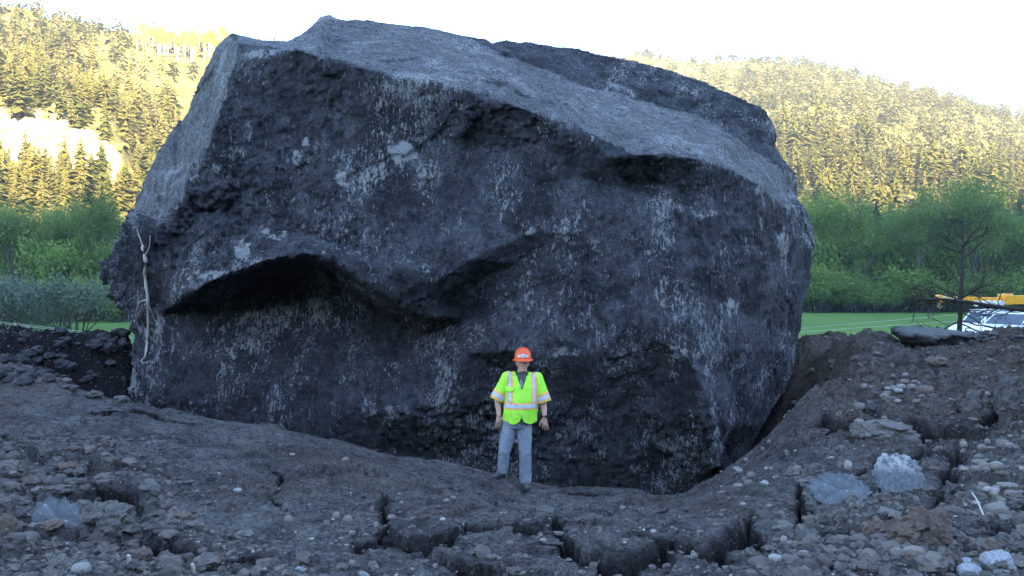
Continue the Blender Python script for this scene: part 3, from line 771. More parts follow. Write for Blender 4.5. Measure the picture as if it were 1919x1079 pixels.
for i, c in enumerate(cand[:290]):
    v = rg.integers(0, 5); e = empty('conifer_tree', c[:3], rg.uniform(0, 6.3)); w = c[3] * rg.uniform(.85, 1.2)
    e.scale = (w, w, c[3]); L, G = con_label(c); tag(e, L, 'tree', G)
    obj('crown', CON[v][0], e); obj('trunk', CON[v][1], e)
# the rest: far conifers as one mass
FAR = [conifer_geo(rg, 6 + v // 2, 6, .9 + .2 * v, .15) for v in range(4)]
Vs, Fs_, Ts, n0 = [], [], [], 0
for c in cand[290:]:
    V, Fc = FAR[rg.integers(0, 4)]; a = rg.uniform(0, 6.3); ca, sa = math.cos(a), math.sin(a); w = c[3] * rg.uniform(.8, 1.2)
    Q = np.stack([(V[:, 0] * ca - V[:, 1] * sa) * w, (V[:, 0] * sa + V[:, 1] * ca) * w, V[:, 2] * c[3]], 1) + np.array(c[:3])
    Vs.append(Q); Fs_.append(Fc + n0); n0 += len(V); Ts.append(np.full(len(V), rg.random()))
me = mesh_np('conifer_forest', np.concatenate(Vs), np.concatenate(Fs_), M_PINE_S, False); set_attr(me, 'tint', np.concatenate(Ts))
tag(obj('conifer_forest', me), 'hazy conifer forest covering the far right hillside', None, None, 'stuff')
print('conifers', len(cand))
# scrub
def scrub():
    Vs, Fs_, Ts, n0 = [], [], [], 0
    V0, F0 = ICO[0]
    for x0, x1, n in ((-90, 520, 1700), (1040, 2010, 3000)):
        px = rg.uniform(x0, x1, n); t = rg.uniform(.02, 1.0, n); x, Y, z, cl, jag = hill_z(px, t)
        for i in range(n):
            if cl[i] > .3 and 233 < Y[i] + jag[i] < 243: continue
            py = HY - (z[i] - EYE) * F / Y[i]
            if not visible(px[i], py - 5, py): continue
            r = rg.uniform(.6, 2.2) * (1 + .6 * (Y[i] > 400))
            k = 1 + .5 * (rg.random(len(V0)) - .5)
            Q = V0 * k[:, None] * np.array([r, r, r * rg.uniform(.5, .9)]) + (x[i], Y[i], z[i] + r * .3)
            Vs.append(Q); Fs_.append(F0[rg.random(len(F0)) < .8] + n0); n0 += len(V0); Ts.append(np.full(len(V0), rg.random()))
    me = mesh_np('hillside_scrub', np.concatenate(Vs), np.concatenate(Fs_), M_SCRUB, False); set_attr(me, 'tint', np.concatenate(Ts))
    tag(obj('hillside_scrub', me), 'tan and yellow scrub scattered over the sunlit hillsides', None, None, 'stuff')
scrub()
# aspens with pale trunks below the left skyline
AT = trunk_geo(.016, .92, 5).mesh('trunk', M_ASP)
AC = []
for v in range(3):
    V = []; n = 260
    c = rg.normal(0, 1, (n, 3)) * (.075, .075, .10) + (0, 0, .82)
    a = rg.normal(0, 1, (n, 3)); a /= np.linalg.norm(a, axis=1)[:, None]; b = np.cross(a, rg.normal(0, 1, (n, 3))); b /= np.linalg.norm(b, axis=1)[:, None]
    s_ = .022; Q = np.stack([c - a * s_, c + b * s_, c + a * s_, c - b * s_], 1).reshape(-1, 3)
    AC.append(mesh_np('crown', Q, np.arange(n * 4).reshape(-1, 4), M_ASPL, False))
for i in range(90):
    px = rg.uniform(255, 440); t = rg.uniform(.80, .93) + .02 * math.sin(px * .05)
    x, Y, z, _, _ = hill_z(np.array([px]), np.array([t])); h = rg.uniform(10, 14)
    e = empty('aspen_tree', (x[0], Y[0], z[0] - .3), rg.uniform(0, 6.3)); e.scale = (h, h, h)
    tag(e, 'pale trunked aspen with bright yellow-green crown below the left skyline', 'tree', 'aspens below the left skyline')
    obj('trunk', AT, e); obj('crown', AC[i % 3], e)

# ------------------------------------------------------------------ cottonwoods along the meadow
def branch(mb, tips, p, d, L, r, depth, rng, up=.25, minr=.02, spread=.6, wand=.18, kids=(3, 5), steps=5):
    P = [p]; q = np.array(p, float); dd = d.copy()
    for i in range(steps):
        dd = dd + rng.normal(0, wand, 3) * .6 + np.array([0, 0, up * .12]); dd /= np.linalg.norm(dd)
        q = q + dd * L / steps; P.append(q.copy())
    rad = np.linspace(r, r * .55, steps + 1)
    if depth == 0: rad = np.linspace(r, r * .2, steps + 1)
    mb.tube(P, rad, 6 if r > .06 else (4 if r > .025 else 3), False)
    if depth == 0:
        tips += [P[-1], P[-2], P[len(P)//2]]; return
    n = rng.integers(kids[0], kids[1] + 1)
    for k in range(n):
        f = rng.uniform(.35, 1.0) if k else 1.0
        i = min(steps, max(1, int(round(f * steps)))); b = P[i]
        a = rng.normal(0, 1, 3); a -= a @ dd * dd; a /= np.linalg.norm(a)
        nd = dd * (1 - spread * .5) + a * spread * rng.uniform(.6, 1.2) + np.array([0, 0, up * .5]); nd /= np.linalg.norm(nd)
        branch(mb, tips, b, nd, L * rng.uniform(.55, .8), rad[i] * rng.uniform(.45, .7), depth - 1, rng, up, minr, spread, wand, kids, steps)
def leaves(tips, per, sig, size, rng, hmin=-9):
    T = np.array(tips); T = T[T[:, 2] > hmin]
    c = np.repeat(T, per, 0) + rng.normal(0, sig, (len(T) * per, 3)); n = len(c)
    a = rng.normal(0, 1, (n, 3)); a /= np.linalg.norm(a, axis=1)[:, None]; b = np.cross(a, rng.normal(0, 1, (n, 3))); b /= np.linalg.norm(b, axis=1)[:, None]
    s_ = size * rng.uniform(.6, 1.3, (n, 1))
    Q = np.stack([c - a * s_, c + b * s_ * .7, c + a * s_, c - b * s_ * .7], 1).reshape(-1, 3)
    return Q, np.arange(n * 4).reshape(-1, 4), np.repeat(rng.random(len(T)), per * 4)
def mat_leaf(name, a, b, tr=.35):
    t = Mt(name, .8, .15); r = t.rnd(); c = t.mix(t.attr('tint'), a, b)
    c = t.mix(r, c, t.mix(.35, c, (.10, .12, .05)))
    t.col(c); x = t.N('ShaderNodeBsdfTranslucent'); t.l.new(c, x.inputs[0]); mx = t.N('ShaderNodeMixShader'); mx.inputs[0].default_value = tr
    t.l.new(t.b.outputs[0], mx.inputs[1]); t.l.new(x.outputs[0], mx.inputs[2]); t.l.new(mx.outputs[0], t.n['Material Output'].inputs[0]); return t.m
M_LEAF = mat_leaf('cottonwood_leaves', (.105, .180, .040), (.195, .280, .070))
M_LEAF_D = mat_leaf('dark_leaves', (.035, .055, .022), (.065, .090, .032))
M_GREYB = mat_leaf('grey_shrub_leaves', (.085, .115, .085), (.125, .155, .115), .2)
M_BUSH = mat_leaf('willow_leaves', (.100, .180, .035), (.180, .270, .060))
M_TBARK = plain('cottonwood_bark', (.115, .105, .09), .95, .1, .3, 6)
M_DEAD = plain('dead_wood', (.050, .040, .036), .95, .1, .3, 9)
COT = []
for v in range(5):
    rr = np.random.default_rng(50 + v); mb = MB(); tips = []
    for st in range(2 if v % 2 else 1):
        branch(mb, tips, np.array([st * .5, st * .3, -.3]), np.array([.1 * (st - .3), .03, 1.]), 7.2, .28, 4, rr, .55, .02, .52, .12, (3, 4), 5)
    Q, Fq, T = leaves(tips, (16, 11, 15, 9, 20)[v], .62, .155, rr, 1.0)
    me = mesh_np('crown', Q, Fq, M_LEAF, False); set_attr(me, 'tint', T); hgt = Q[:, 2].max()
    COT.append((mb.mesh('trunk', M_TBARK), me, hgt)); print('cot', len(Fq), hgt)
BUS = []
for v, mt in enumerate((M_BUSH, M_BUSH, M_GREYB, M_LEAF_D)):
    rr = np.random.default_rng(70 + v); mb = MB(); tips = []
    for st in range(9):
        a = st * .7; branch(mb, tips, np.array([.35 * math.cos(a), .35 * math.sin(a), -.1]), np.array([.5 * math.cos(a), .5 * math.sin(a), 1.]), 1.9, .05, 2, rr, .4, .01, .6, .2, (3, 4), 4)
    Q, Fq, T = leaves(tips, 12 if v != 2 else 7, .30, .10, rr)
    me = mesh_np('foliage', Q, Fq, mt, False); set_attr(me, 'tint', T)
    BUS.append((mb.mesh('stem', M_DEAD), me, Q[:, 2].max()))
def put_tree(lib, v, px, Y, py_top, label, group, name='cottonwood_tree', parts=('trunk', 'crown'), wide=1.0, cat='tree'):
    x = (px - CX) * Y / F; ztop = EYE + (HY - py_top) * Y / F; h = (ztop - MEADOW)
    t, c, H = lib[v]; s_ = h / H; e = empty(name, (x, Y, MEADOW), rg.uniform(0, 6.3)); e.scale = (s_ * wide, s_ * wide, s_)
    tag(e, label, cat, group); obj(parts[0], t, e); obj(parts[1], c, e); return e
RT = [(1512,150,385,0),(1545,140,345,1),(1580,146,365,2),(1610,136,395,4),(1648,150,392,3),(1685,138,378,1),(1712,134,372,0),(1745,146,352,4),(1790,140,335,2),(1822,134,330,1),(1850,145,345,0),(1878,138,395,3),(1905,146,428,4),(1935,134,440,2),(1965,140,430,0),
      (1530,160,430,4),(1570,162,425,3),(1630,160,430,0),(1665,160,425,2),(1730,160,420,1),(1770,160,410,3),(1860,160,420,4),(1890,162,450,1),(1925,160,455,0)]
ORD = ['first', 'second', 'third', 'fourth', 'fifth', 'sixth', 'seventh', 'eighth', 'ninth', 'tenth', 'eleventh', 'twelfth', 'thirteenth', 'fourteenth', 'fifteenth', 'sixteenth']
for k, (px, Y, py, v) in enumerate(RT):
    put_tree(COT, v, px, Y, py - 14, 'pale green cottonwood in the back row of the shaded wood right of boulder' if k >= 15 else ORD[k] + ' tall cottonwood beyond the meadow, counting right from the boulder edge', 'cottonwoods right of the boulder', wide=rg.uniform(.8, 1.05))
LT = [(-60,118,350,0),(-15,112,372,1),(22,120,365,2),(48,110,380,3),(85,122,372,4),(120,112,360,1),(150,120,378,0),(182,110,352,2),(212,122,372,4),(240,128,385,1),(265,126,395,3),(10,132,385,4),(105,134,380,2),(165,134,370,1),(225,136,380,0)]
for k, (px, Y, py, v) in enumerate(LT):
    put_tree(COT, v, px, Y, py, 'pale green cottonwood in the back row of the shaded wood left of boulder' if k >= 11 else ORD[10 - k] + ' cottonwood of the shaded front row, counting left from the boulder edge', 'cottonwoods left of the boulder', wide=rg.uniform(.75, 1.0))
# two darker ones that stand above the rest on the left
for px, Y, py, lb in ((162, 116, 318, 'tall dark narrow tree rising above the left cottonwoods'), (208, 118, 332, 'second dark tree just left of the boulder edge, above the cottonwoods')):
    x = (px - CX) * Y / F; h = EYE + (HY - py) * Y / F - MEADOW; k_ = 4; e = empty('cottonwood_tree', (x, Y, MEADOW), 1.0 + px); e.scale = tuple(np.array((.62, .62, 1.0)) * h / COT[k_][2])
    tag(e, lb, 'tree'); dm = COT[k_][1].copy(); dm.materials.clear(); dm.materials.append(M_LEAF_D); obj('crown', dm, e); obj('trunk', COT[k_][0], e)
for px, Y, py, lb in ((1642, 140, 382, 'dark spruce standing among the right hand cottonwoods'),):
    x = (px - CX) * Y / F; h = EYE + (HY - py) * Y / F - MEADOW; e = empty('conifer_tree', (x, Y, MEADOW), 1.0); e.scale = (h * .9, h * .9, h)
    dm = CON[3][0].copy(); dm.materials.clear(); dm.materials.append(M_LEAF_D); tag(e, lb, 'tree'); obj('crown', dm, e); obj('trunk', CON[3][1], e)
for k in range(46):
    px = 1490 + k * 11 + rg.uniform(-5, 5)
    put_tree(BUS, int(rg.choice([0, 1])), px, rg.uniform(128, 142), rg.uniform(490, 560), 'leafy green willow bush along the far edge of the meadow, right of boulder', 'willow bushes at the meadow edge', 'willow_bush', ('stem', 'foliage'), rg.uniform(1.0, 1.5), 'bush')
for k in range(26):
    px = -60 + k * 13 + rg.uniform(-5, 5)
    put_tree(BUS, int(rg.choice([0, 1])), px, rg.uniform(88, 104), rg.uniform(510, 560), 'leafy green willow bush in front of the left cottonwoods', 'willow bushes left of the boulder', 'willow_bush', ('stem', 'foliage'), rg.uniform(.9, 1.3), 'bush')
for k in range(34):
    px = 1485 + k * 15 + rg.uniform(-6, 6)
    put_tree(BUS, int(rg.choice([0, 1])), px, rg.uniform(138, 150), rg.uniform(415, 480), 'tall leafy thicket filling the gaps under the cottonwoods right of the boulder', 'thickets under the right cottonwoods', 'willow_thicket', ('stem', 'foliage'), rg.uniform(.6, .85), 'bush')
for k in range(24):
    px = -60 + k * 14 + rg.uniform(-6, 6)
    put_tree(BUS, int(rg.choice([0, 1])), px, rg.uniform(106, 122), rg.uniform(415, 480), 'tall leafy thicket filling the gaps under the cottonwoods left of the boulder', 'thickets under the left cottonwoods', 'willow_thicket', ('stem', 'foliage'), rg.uniform(.6, .85), 'bush')
for k in range(9):
    px = -50 + k * 24 + rg.uniform(-6, 6)
    put_tree(BUS, 2, px, rg.uniform(60, 80), rg.uniform(495, 590), 'blue-grey leafless looking shrub in front of the left wood', 'grey shrubs left of the boulder', 'grey_shrub', ('stem', 'foliage'), rg.uniform(.9, 1.2), 'shrub')

# ------------------------------------------------------------------ voxel helper for people, stones, clothes
def realize(V, Fs, voxel, smooth=2, fac=.5):
    me = mesh_np('tmp', V, Fs, None); o = bpy.data.objects.new('tmp', me); COL.objects.link(o)
    m = o.modifiers.new('r', 'REMESH'); m.mode = 'VOXEL'; m.voxel_size = voxel
    if smooth: s_ = o.modifiers.new('s', 'SMOOTH'); s_.factor = fac; s_.iterations = smooth
    dg = bpy.context.evaluated_depsgraph_get(); dg.update(); oe = o.evaluated_get(dg); ev = oe.to_mesh()
    n = len(ev.vertices); co = np.empty(n * 3, np.float32); ev.vertices.foreach_get('co', co)
    no = np.empty(n * 3, np.float32); ev.vertices.foreach_get('normal', no)
    q = np.empty(len(ev.loops), np.int32); ev.loops.foreach_get('vertex_index', q)
    oe.to_mesh_clear(); bpy.data.objects.remove(o); bpy.data.meshes.remove(me)
    return co.reshape(-1, 3).astype(float), no.reshape(-1, 3).astype(float), q.reshape(-1, 4)
class Blob:
    def __init__(s): s.v = []; s.f = []; s.n = 0
    def ell(s, c, r, rot=None, sub=2):
        V, Fc = ICO[sub]; Q = V * np.asarray(r, float)
        if rot is not None: Q = Q @ np.array(Euler(rot).to_matrix()).T
        s.v.append(Q + np.asarray(c, float)); s.f.append(Fc + s.n); s.n += len(V); return s
    def seg(s, a, b, ra, rb, sy=1.0, sx=1.0, sub=2, step=.35):
        a = np.asarray(a, float); b = np.asarray(b, float); L = np.linalg.norm(b - a); n = max(2, int(L / (step * min(ra, rb))) + 1)
        for t in np.linspace(0, 1, n):
            r = ra + (rb - ra) * t; s.ell(a + (b - a) * t, (r * sx, r * sy, r), None, sub)
        return s
    def chain(s, pts, sub=2, step=.35):
        """pts: (x,y,z,rx,ry) ; ellipsoids interpolated between"""
        for p, q in zip(pts[:-1], pts[1:]):
            p = np.array(p, float); q = np.array(q, float); L = np.linalg.norm(q[:3] - p[:3]); n = max(2, int(L / .02))
            for t in np.linspace(0, 1, n):
                r = p + (q - p) * t; s.ell(r[:3], (r[3], r[4], min(r[3], r[4]) * .5), None, sub)
        return s
    def out(s, voxel, smooth=2, fac=.5): return realize(np.concatenate(s.v), np.concatenate(s.f), voxel, smooth, fac)
def sub_mesh(name, V, Fq, mask, mat, off=None, solid=0.0, parent=None):
    f = Fq[mask]; u, inv = np.unique(f, return_inverse=True); W_ = V[u] + (off[u] if off is not None else 0)
    o = obj(name, mesh_np(name, W_, inv.reshape(-1, 4), mat), parent)
    if solid: m = o.modifiers.new('thickness', 'SOLIDIFY'); m.thickness = solid; m.offset = -1
    return o

# ------------------------------------------------------------------ the man
def mat_skin():
    t = Mt('skin', .55, .35); n = t.noise(22, 4); c = t.mix(n, (.50, .27, .19), (.60, .36, .265))
    c = t.mix(t.attr('flush'), c, (.42, .15, .11)); c = t.mix(t.attr('lip'), c, (.33, .13, .11)); t.col(c)
    t.b.inputs['Subsurface Weight'].default_value = .08; t.b.inputs['Subsurface Scale'].default_value = .01; t.bump(t.noise(180, 3), .25, .001); return t.m
def mat_cloth(name, a, b, sc=40, rough=.9, bump=.002, fade=None):
    t = Mt(name, rough, .15); c = t.mix(t.noise(sc * .15, 4, .6), a, b)
    if fade: c = t.mix(t.ramp(t.noise(6, 4, .6, t.coord((1, 1, .6))), [(.45, 0.), (.7, 1.)]), c, fade)
    t.col(c); t.bump(t.noise(sc * 8, 3), .3, bump); return t.m
def person():
    gx, gy = 0.130, 10.62
    gz = float(ground(np.array([gx + .05]), np.array([gy - .05]))[0])
    zfix = at(0, 912, 10.6)[2]
    # skin: one continuous body
    b = Blob()
    b.ell((.012, .005, 1.655), (.077, .096, .105)); b.ell((.010, -.020, 1.600), (.066, .074, .075)); b.ell((.010, -.040, 1.553), (.046, .050, .038))
    b.ell((.010, -.088, 1.606), (.0135, .020, .014)); b.seg((.011, -.084, 1.640), (.010, -.096, 1.606), .008, .0125, 1, 1)
    b.ell((.010, -.082, 1.657), (.052, .016, .012)); b.ell((-.028, -.066, 1.605), (.024, .020, .020)); b.ell((.048, -.066, 1.605), (.024, .020, .020))
    b.ell((.010, -.084, 1.573), (.022, .010, .0055)); b.ell((.010, -.082, 1.564), (.019, .010, .006)); b.ell((.010, -.076, 1.540), (.022, .016, .014))
    for sx in (-1, 1):
        b.ell((.011 + sx * .080, .012, 1.622), (.009, .020, .032), (0, 0, -sx * .3)); b.ell((.011 + sx * .078, .004, 1.603), (.008, .012, .012))
    b.seg((.008, .018, 1.56), (0, .028, 1.44), .058, .072)
    b.chain([(0, .02, 1.44, .15, .085), (0, .01, 1.30, .17, .11), (-.03, .02, 1.05, .17, .12), (-.065, .02, .88, .16, .11)])
    b.seg((-.155, .02, .82), (-.235, -.01, .46), .085, .06); b.seg((-.235, -.01, .46), (-.255, .10, .17), .06, .04)
    b.seg((.03, .02, .82), (.04, -.03, .46), .085, .06); b.seg((.04, -.03, .46), (.047, .02, .08), .06, .04)
    # arms: shoulder, elbow, wrist
    AL = [(-.20, .02, 1.43), (-.322, .03, 1.17), (-.302, -.02, .945)]
    AR = [(.20, .02, 1.43), (.283, .03, 1.14), (.300, -.03, .915)]
    for A in (AL, AR):
        b.seg(A[0], A[1], .055, .046); b.seg(A[1], tuple((np.array(A[1]) * .6 + np.array(A[2]) * .4)), .046, .042); b.seg(tuple((np.array(A[1]) * .6 + np.array(A[2]) * .4)), A[2], .042, .029, .85)
    def hand(w, sx, turn, curl):
        Rz = np.array(Euler((.10, 0, turn)).to_matrix()); w = np.array(w)
        L = lambda p: w + Rz @ np.array(p)
        # local: x across the knuckles, y front, z up; back of the hand faces -y
        for k in range(6):
            t = k / 5; b.ell(L((0, 0, -.01 - .075 * t)), (.030 + .013 * t, .016, .018), (0, 0, turn))
        for k, (fx, ln) in enumerate(((-.035, .066), (-.012, .077), (.0115, .073), (.034, .058))):
            fx *= sx; p = np.array([fx, 0, -.090]); a = -.03 - curl
            rr = .0092
            for j, fr in enumerate((.45, .32, .25)):
                q = p + np.array([fx * .10, math.sin(-a) * ln * fr * 1.25, -math.cos(a) * ln * fr * 1.25]); b.seg(L(p), L(q), rr, rr * .92, 1, 1, 1, .6); p = q; a -= curl * 1.2; rr *= .93
        p = np.array([-.030 * sx, -.004, -.030])
        for dx, dy, dz, r_ in ((-.022, -.012, -.028, .013), (-.010, -.008, -.030, .0105), (-.001, .002, -.024, .0095)):
            q = p + np.array([dx * sx, dy, dz]); b.seg(L(p), L(q), r_ * 1.1, r_, 1, 1, 1, .6); p = q
    hand(AL[2], -1, .45, .13)
    hand(AR[2], 1, -.35, .17)
    V, N, Fq = b.out(.0048, 2)
    for ex in (-.019, .040):   # eye sockets
        r = np.sqrt((V[:, 0] - ex) ** 2 + ((V[:, 2] - 1.636) * 1.5) ** 2); m = (V[:, 1] < -.03)
        V[:, 1] += m * .011 * np.exp(-(r / .016) ** 2)
    r = np.sqrt(((V[:, 2] - 1.5685) / .003) ** 2 + ((V[:, 0] - .010) / .020) ** 2); V[:, 1] += (V[:, 1] < -.05) * .004 * np.exp(-r ** 2)   # mouth line
    me = mesh_np('person', V, Fq, mat_skin())
    fl = np.clip(np.exp(-(((V[:, 0] - .010) / .018) ** 2 + ((V[:, 2] - 1.606) / .016) ** 2)) + .6 * np.exp(-(((np.abs(V[:, 0] - .010) - .04) / .02) ** 2 + ((V[:, 2] - 1.60) / .02) ** 2)), 0, 1) * (V[:, 1] < -.04)
    set_attr(me, 'flush', fl * .7); set_attr(me, 'lip', (V[:, 1] < -.06) * np.exp(-(((V[:, 0] - .010) / .020) ** 2 + ((V[:, 2] - 1.568) / .008) ** 2)))
    root = obj('person', me, None, (gx, gy, zfix + .0))
    tag(root, 'man in orange hard hat, lime safety vest and faded jeans standing before the boulder', 'person')
    # eyes
    m_white = plain('eye_white', (.6, .58, .55), .3, .5); m_iris = plain('eye_iris', (.06, .05, .045), .2, .5)
    for ex in (-.019, .040):
        e = MB(); Vv, Ff = ICO[2]; e.add(Vv * .0105 + (ex, -.0725, 1.636), Ff); eo = obj('eye', e.mesh('eye', m_white), root)
        i = MB(); i.add(Vv * (.0052, .003, .0052) + (ex, -.0825, 1.636), Ff); obj('iris', i.mesh('iris', m_iris), eo)
        br = MB(); br.tube([(ex - .017, -.086, 1.653), (ex, -.0925, 1.657), (ex + .017, -.086, 1.653)], [.002, .0035, .002], 5); obj('eyebrow', br.mesh('eyebrow', plain('brow_hair', (.16, .13, .10), .9)), root)
    hb = Blob(); hb.ell((.012, .016, 1.652), (.0815, .093, .098))
    Vh, Nh, Fh = hb.out(.006, 1); c = Vh[Fh].mean(1); mk = (c[:, 2] < 1.69) & (c[:, 2] > 1.585 + .0 * c[:, 1]) & (c[:, 1] > -.025)
    sub_mesh('hair', Vh, Fh, mk, plain('grey_hair', (.22, .19, .16), .9, .2, .3, 60), None, .006, root)
    # hard hat
    m_hat = plain('hard_hat_orange', (.78, .105, .025), .35, .45, .05, 5)
    hat = MB(); n = 40; prof = [(1.0, 0), (.995, .03), (.965, .06), (.89, .090), (.76, .115), (.56, .134), (.3, .144), (.0, .147)]
    th = np.arange(n) * 2 * math.pi / n; Vv = []
    hc = np.array([.014, .004, 1.690])
    for r_, z_ in prof:
        for a in th: Vv.append((hc[0] + r_ * .112 * math.cos(a), hc[1] + r_ * .132 * math.sin(a), hc[2] + z_))
    k = len(prof); ii = np.arange(k - 1)[:, None] * n; jj = np.arange(n)[None]; j2 = (jj + 1) % n
    hat.add(Vv, np.stack([ii + jj, ii + j2, ii + n + j2, ii + n + jj], -1).reshape(-1, 4))
    ho = obj('hard_hat', hat.mesh('hard_hat', m_hat), root)
    br = MB(); Vv = []
    for r_, z_ in ((.99, .004), (1.10, -.006), (1.24, -.016), (1.245, -.021), (1.10, -.012), (.97, -.004)):
        for a in th:
            fr = 1 + .05 * max(0, -math.sin(a)); Vv.append((hc[0] + r_ * .112 * math.cos(a), hc[1] + r_ * .132 * math.sin(a) * (fr if r_ > 1.05 else 1), hc[2] + z_ - (.008 * max(0, -math.sin(a)) if r_ > 1.05 else 0)))
    ii = np.arange(5)[:, None] * n; br.add(Vv, np.stack([ii + jj, ii + j2, ii + n + j2, ii + n + jj], -1).reshape(-1, 4)); obj('brim', br.mesh('brim', m_hat), ho)
    for dx in (-.032, 0, .032):
        rb = MB(); P = [(hc[0] + dx, hc[1] - .132 * math.cos(a) * math.sqrt(max(0, 1 - (dx / .112) ** 2)), hc[2] + .145 * math.sin(a) * math.sqrt(1 - (dx / .112) ** 2) + .003) for a in np.linspace(.75, 2.4, 12)]
        rb.tube(P, [.003] + [.0075] * 10 + [.003], 8); obj('ridge', rb.mesh('ridge', m_hat), ho)
    def on_hat(u, v, off=.002):   # u sideways m, v above the rim m
        r = np.interp(v, [p[1] for p in prof], [p[0] for p in prof]); s_ = max(0, 1 - (u / (r * .112)) ** 2)
        return (hc[0] + u, hc[1] - r * .132 * math.sqrt(s_) - off, hc[2] + v)
    em = MB()
    for (u0, u1, v0, v1, sk) in ((-.068, -.040, .024, .058, .010), (-.038, .040, .020, .066, .0), (.042, .068, .024, .056, -.010)):
        g_ = [(a, c_) for c_ in np.linspace(0, 1, 5) for a in np.linspace(0, 1, 9)]
        Vv = []
        for a, c_ in g_:
            w_ = math.sqrt(max(0.0, 1 - (2 * c_ - 1) ** 2)) * .5 + .5
            u = (u0 + u1) / 2 + (a - .5) * (u1 - u0) * w_ + sk * (c_ - .5); Vv.append(on_hat(u, v0 + (v1 - v0) * c_))
        em.add(Vv, [(r_ * 9 + q_, r_ * 9 + q_ + 1, r_ * 9 + q_ + 10, r_ * 9 + q_ + 9) for r_ in range(4) for q_ in range(8)])
    eo = obj('emblem', em.mesh('emblem', plain('decal_white', (.72, .72, .70), .4)), ho)
    dk = MB()
    for L in ([(-.026, .058), (-.030, .042), (-.020, .029), (-.008, .030)], [(-.014, .030), (-.002, .056), (.008, .052), (.002, .042), (-.006, .042)], [(.006, .040), (.016, .030)], [(.030, .056), (.020, .050), (.028, .041), (.018, .031)], [(-.060, .050), (-.052, .034)], [(.050, .048), (.060, .036)]):
        dk.tube([on_hat(u, v, .0035) for u, v in L], .0026, 5)
    obj('emblem_lettering', dk.mesh('emblem_lettering', plain('decal_dark', (.05, .07, .09), .5)), eo)
    # shirt
    sb = Blob(); sb.chain([(0, .02, 1.475, .085, .068), (0, .02, 1.44, .17, .095), (0, .005, 1.32, .185, .135), (-.01, .0, 1.15, .19, .150)]); sb.seg((0, .022, 1.47), (.004, .018, 1.525), .074, .068)
    Vv, Nn, Ff = sb.out(.007, 3); c = Vv[Ff].mean(1); Vv += Nn * (.004 * fbm(Vv, 14, 3, .5, 300))[:, None]
    mk = c[:, 2] < 1.522 - .35 * np.clip(-c[:, 1], -.03, .2) * .6
    so_ = sub_mesh('shirt', Vv, Ff, mk, mat_cloth('shirt_grey', (.055, .065, .062), (.085, .095, .09)), None, .004, root)
    gl = MB(); gl.tube([(-.014, -.150, 1.425), (-.018, -.160, 1.385), (-.010, -.162, 1.350), (.002, -.160, 1.350), (.002, -.157, 1.40)], .004, 6); gl.tube([(-.016, -.160, 1.36), (-.016, -.164, 1.325), (.0, -.165, 1.325), (.0, -.160, 1.36), (-.016, -.160, 1.36)], .0045, 6)
    obj('hanging_glasses', gl.mesh('hanging_glasses', plain('pale_plastic', (.45, .52, .56), .2, .5)), root)
    # vest
    vb = Blob()
    vb.chain([(-.03, .01, .83, .228, .170), (-.02, .0, 1.0, .224, .178), (-.01, .0, 1.15, .222, .172), (0, .008, 1.30, .222, .150), (0, .018, 1.42, .212, .115), (0, .022, 1.475, .165, .090), (0, .022, 1.50, .10, .075)])
    SL = [((-.185, .02, 1.425), (-.345, .02, 1.105)), ((.185, .02, 1.425), (.312, .02, 1.075))]
    for a, e in SL: vb.seg(a, e, .088, .094, 1.0, 1.0)
    Vv, Nn, Ff = vb.out(.0058, 4)
    fold = .013 * fbm(Vv * np.array([1, 1, .28]) + .3 * Vv[:, [2, 0, 1]] * np.array([1, 0, 0]), 8, 3, .5, 310, True) + .005 * fbm(Vv, 16, 3, .5, 311)
    Vv = Vv + Nn * fold[:, None]; c = Vv[Ff].mean(1); fn = Nn[Ff].mean(1)
    keep = c[:, 2] > .872 + .012 * np.sin(c[:, 0] * 26 + 1.2) - .02 * np.exp(-((c[:, 0] + .13) / .07) ** 2) - .02 * np.exp(-((c[:, 0] - .09) / .07) ** 2) + .045 * np.exp(-((c[:, 0] + .005) / .022) ** 2) * (c[:, 1] < 0)
    onslv = np.zeros(len(c), bool); tS = np.zeros(len(c))
    for k_, (a, e) in enumerate(SL):
        a = np.array(a); e = np.array(e); d = e - a; L = np.linalg.norm(d); d = d / L; t = (c - a) @ d / L; rad = np.linalg.norm((c - a) - ((c - a) @ d)[:, None] * d, axis=1)
        side = (c[:, 0] < -.215 + (1.42 - c[:, 2]) * -.0) if k_ == 0 else (c[:, 0] > .215)
        is_ = (rad < .125) & (t > .12) & side & (c[:, 2] > 1.0)
        onslv |= is_; tS = np.where(is_, t, tS)
    keep &= ~(onslv & (tS > .93 - .05 * (c[:, 1] < 0))); keep &= ~((np.abs(c[:, 0]) > .262) & (c[:, 2] < 1.10)); keep &= ~((c[:, 0] > .245) & (c[:, 2] < 1.03))
    vneck = (c[:, 1] < .0) & (np.abs(c[:, 0] - .0) < (c[:, 2] - 1.285) * .37) & (c[:, 2] > 1.285)
    keep &= ~vneck; keep &= ~((c[:, 2] > 1.505) & (np.abs(c[:, 0]) < .098)); keep &= ~((c[:, 2] > 1.47) & (np.abs(c[:, 0]) < .078) & (c[:, 1] < .07))
    cat = np.zeros(len(c), int)
    body = ~onslv
    for cx_, hw, hs in ((-.155, .036, .0205), (.160, .036, .0205)):
        dx = np.abs(c[:, 0] - cx_); m = body & (dx < hw) & (c[:, 2] > 1.12) & (np.abs(fn[:, 1]) > .10); cat[m] = 1; cat[m & (dx < hs)] = 2
    m = body & (c[:, 2] > 1.035) & (c[:, 2] < 1.122); cat[m] = 1; cat[m & (c[:, 2] > 1.054) & (c[:, 2] < 1.103)] = 2
    m = onslv & (tS > .56) & (tS < .86); cat[m] = 1; cat[m & (tS > .63) & (tS < .79)] = 2
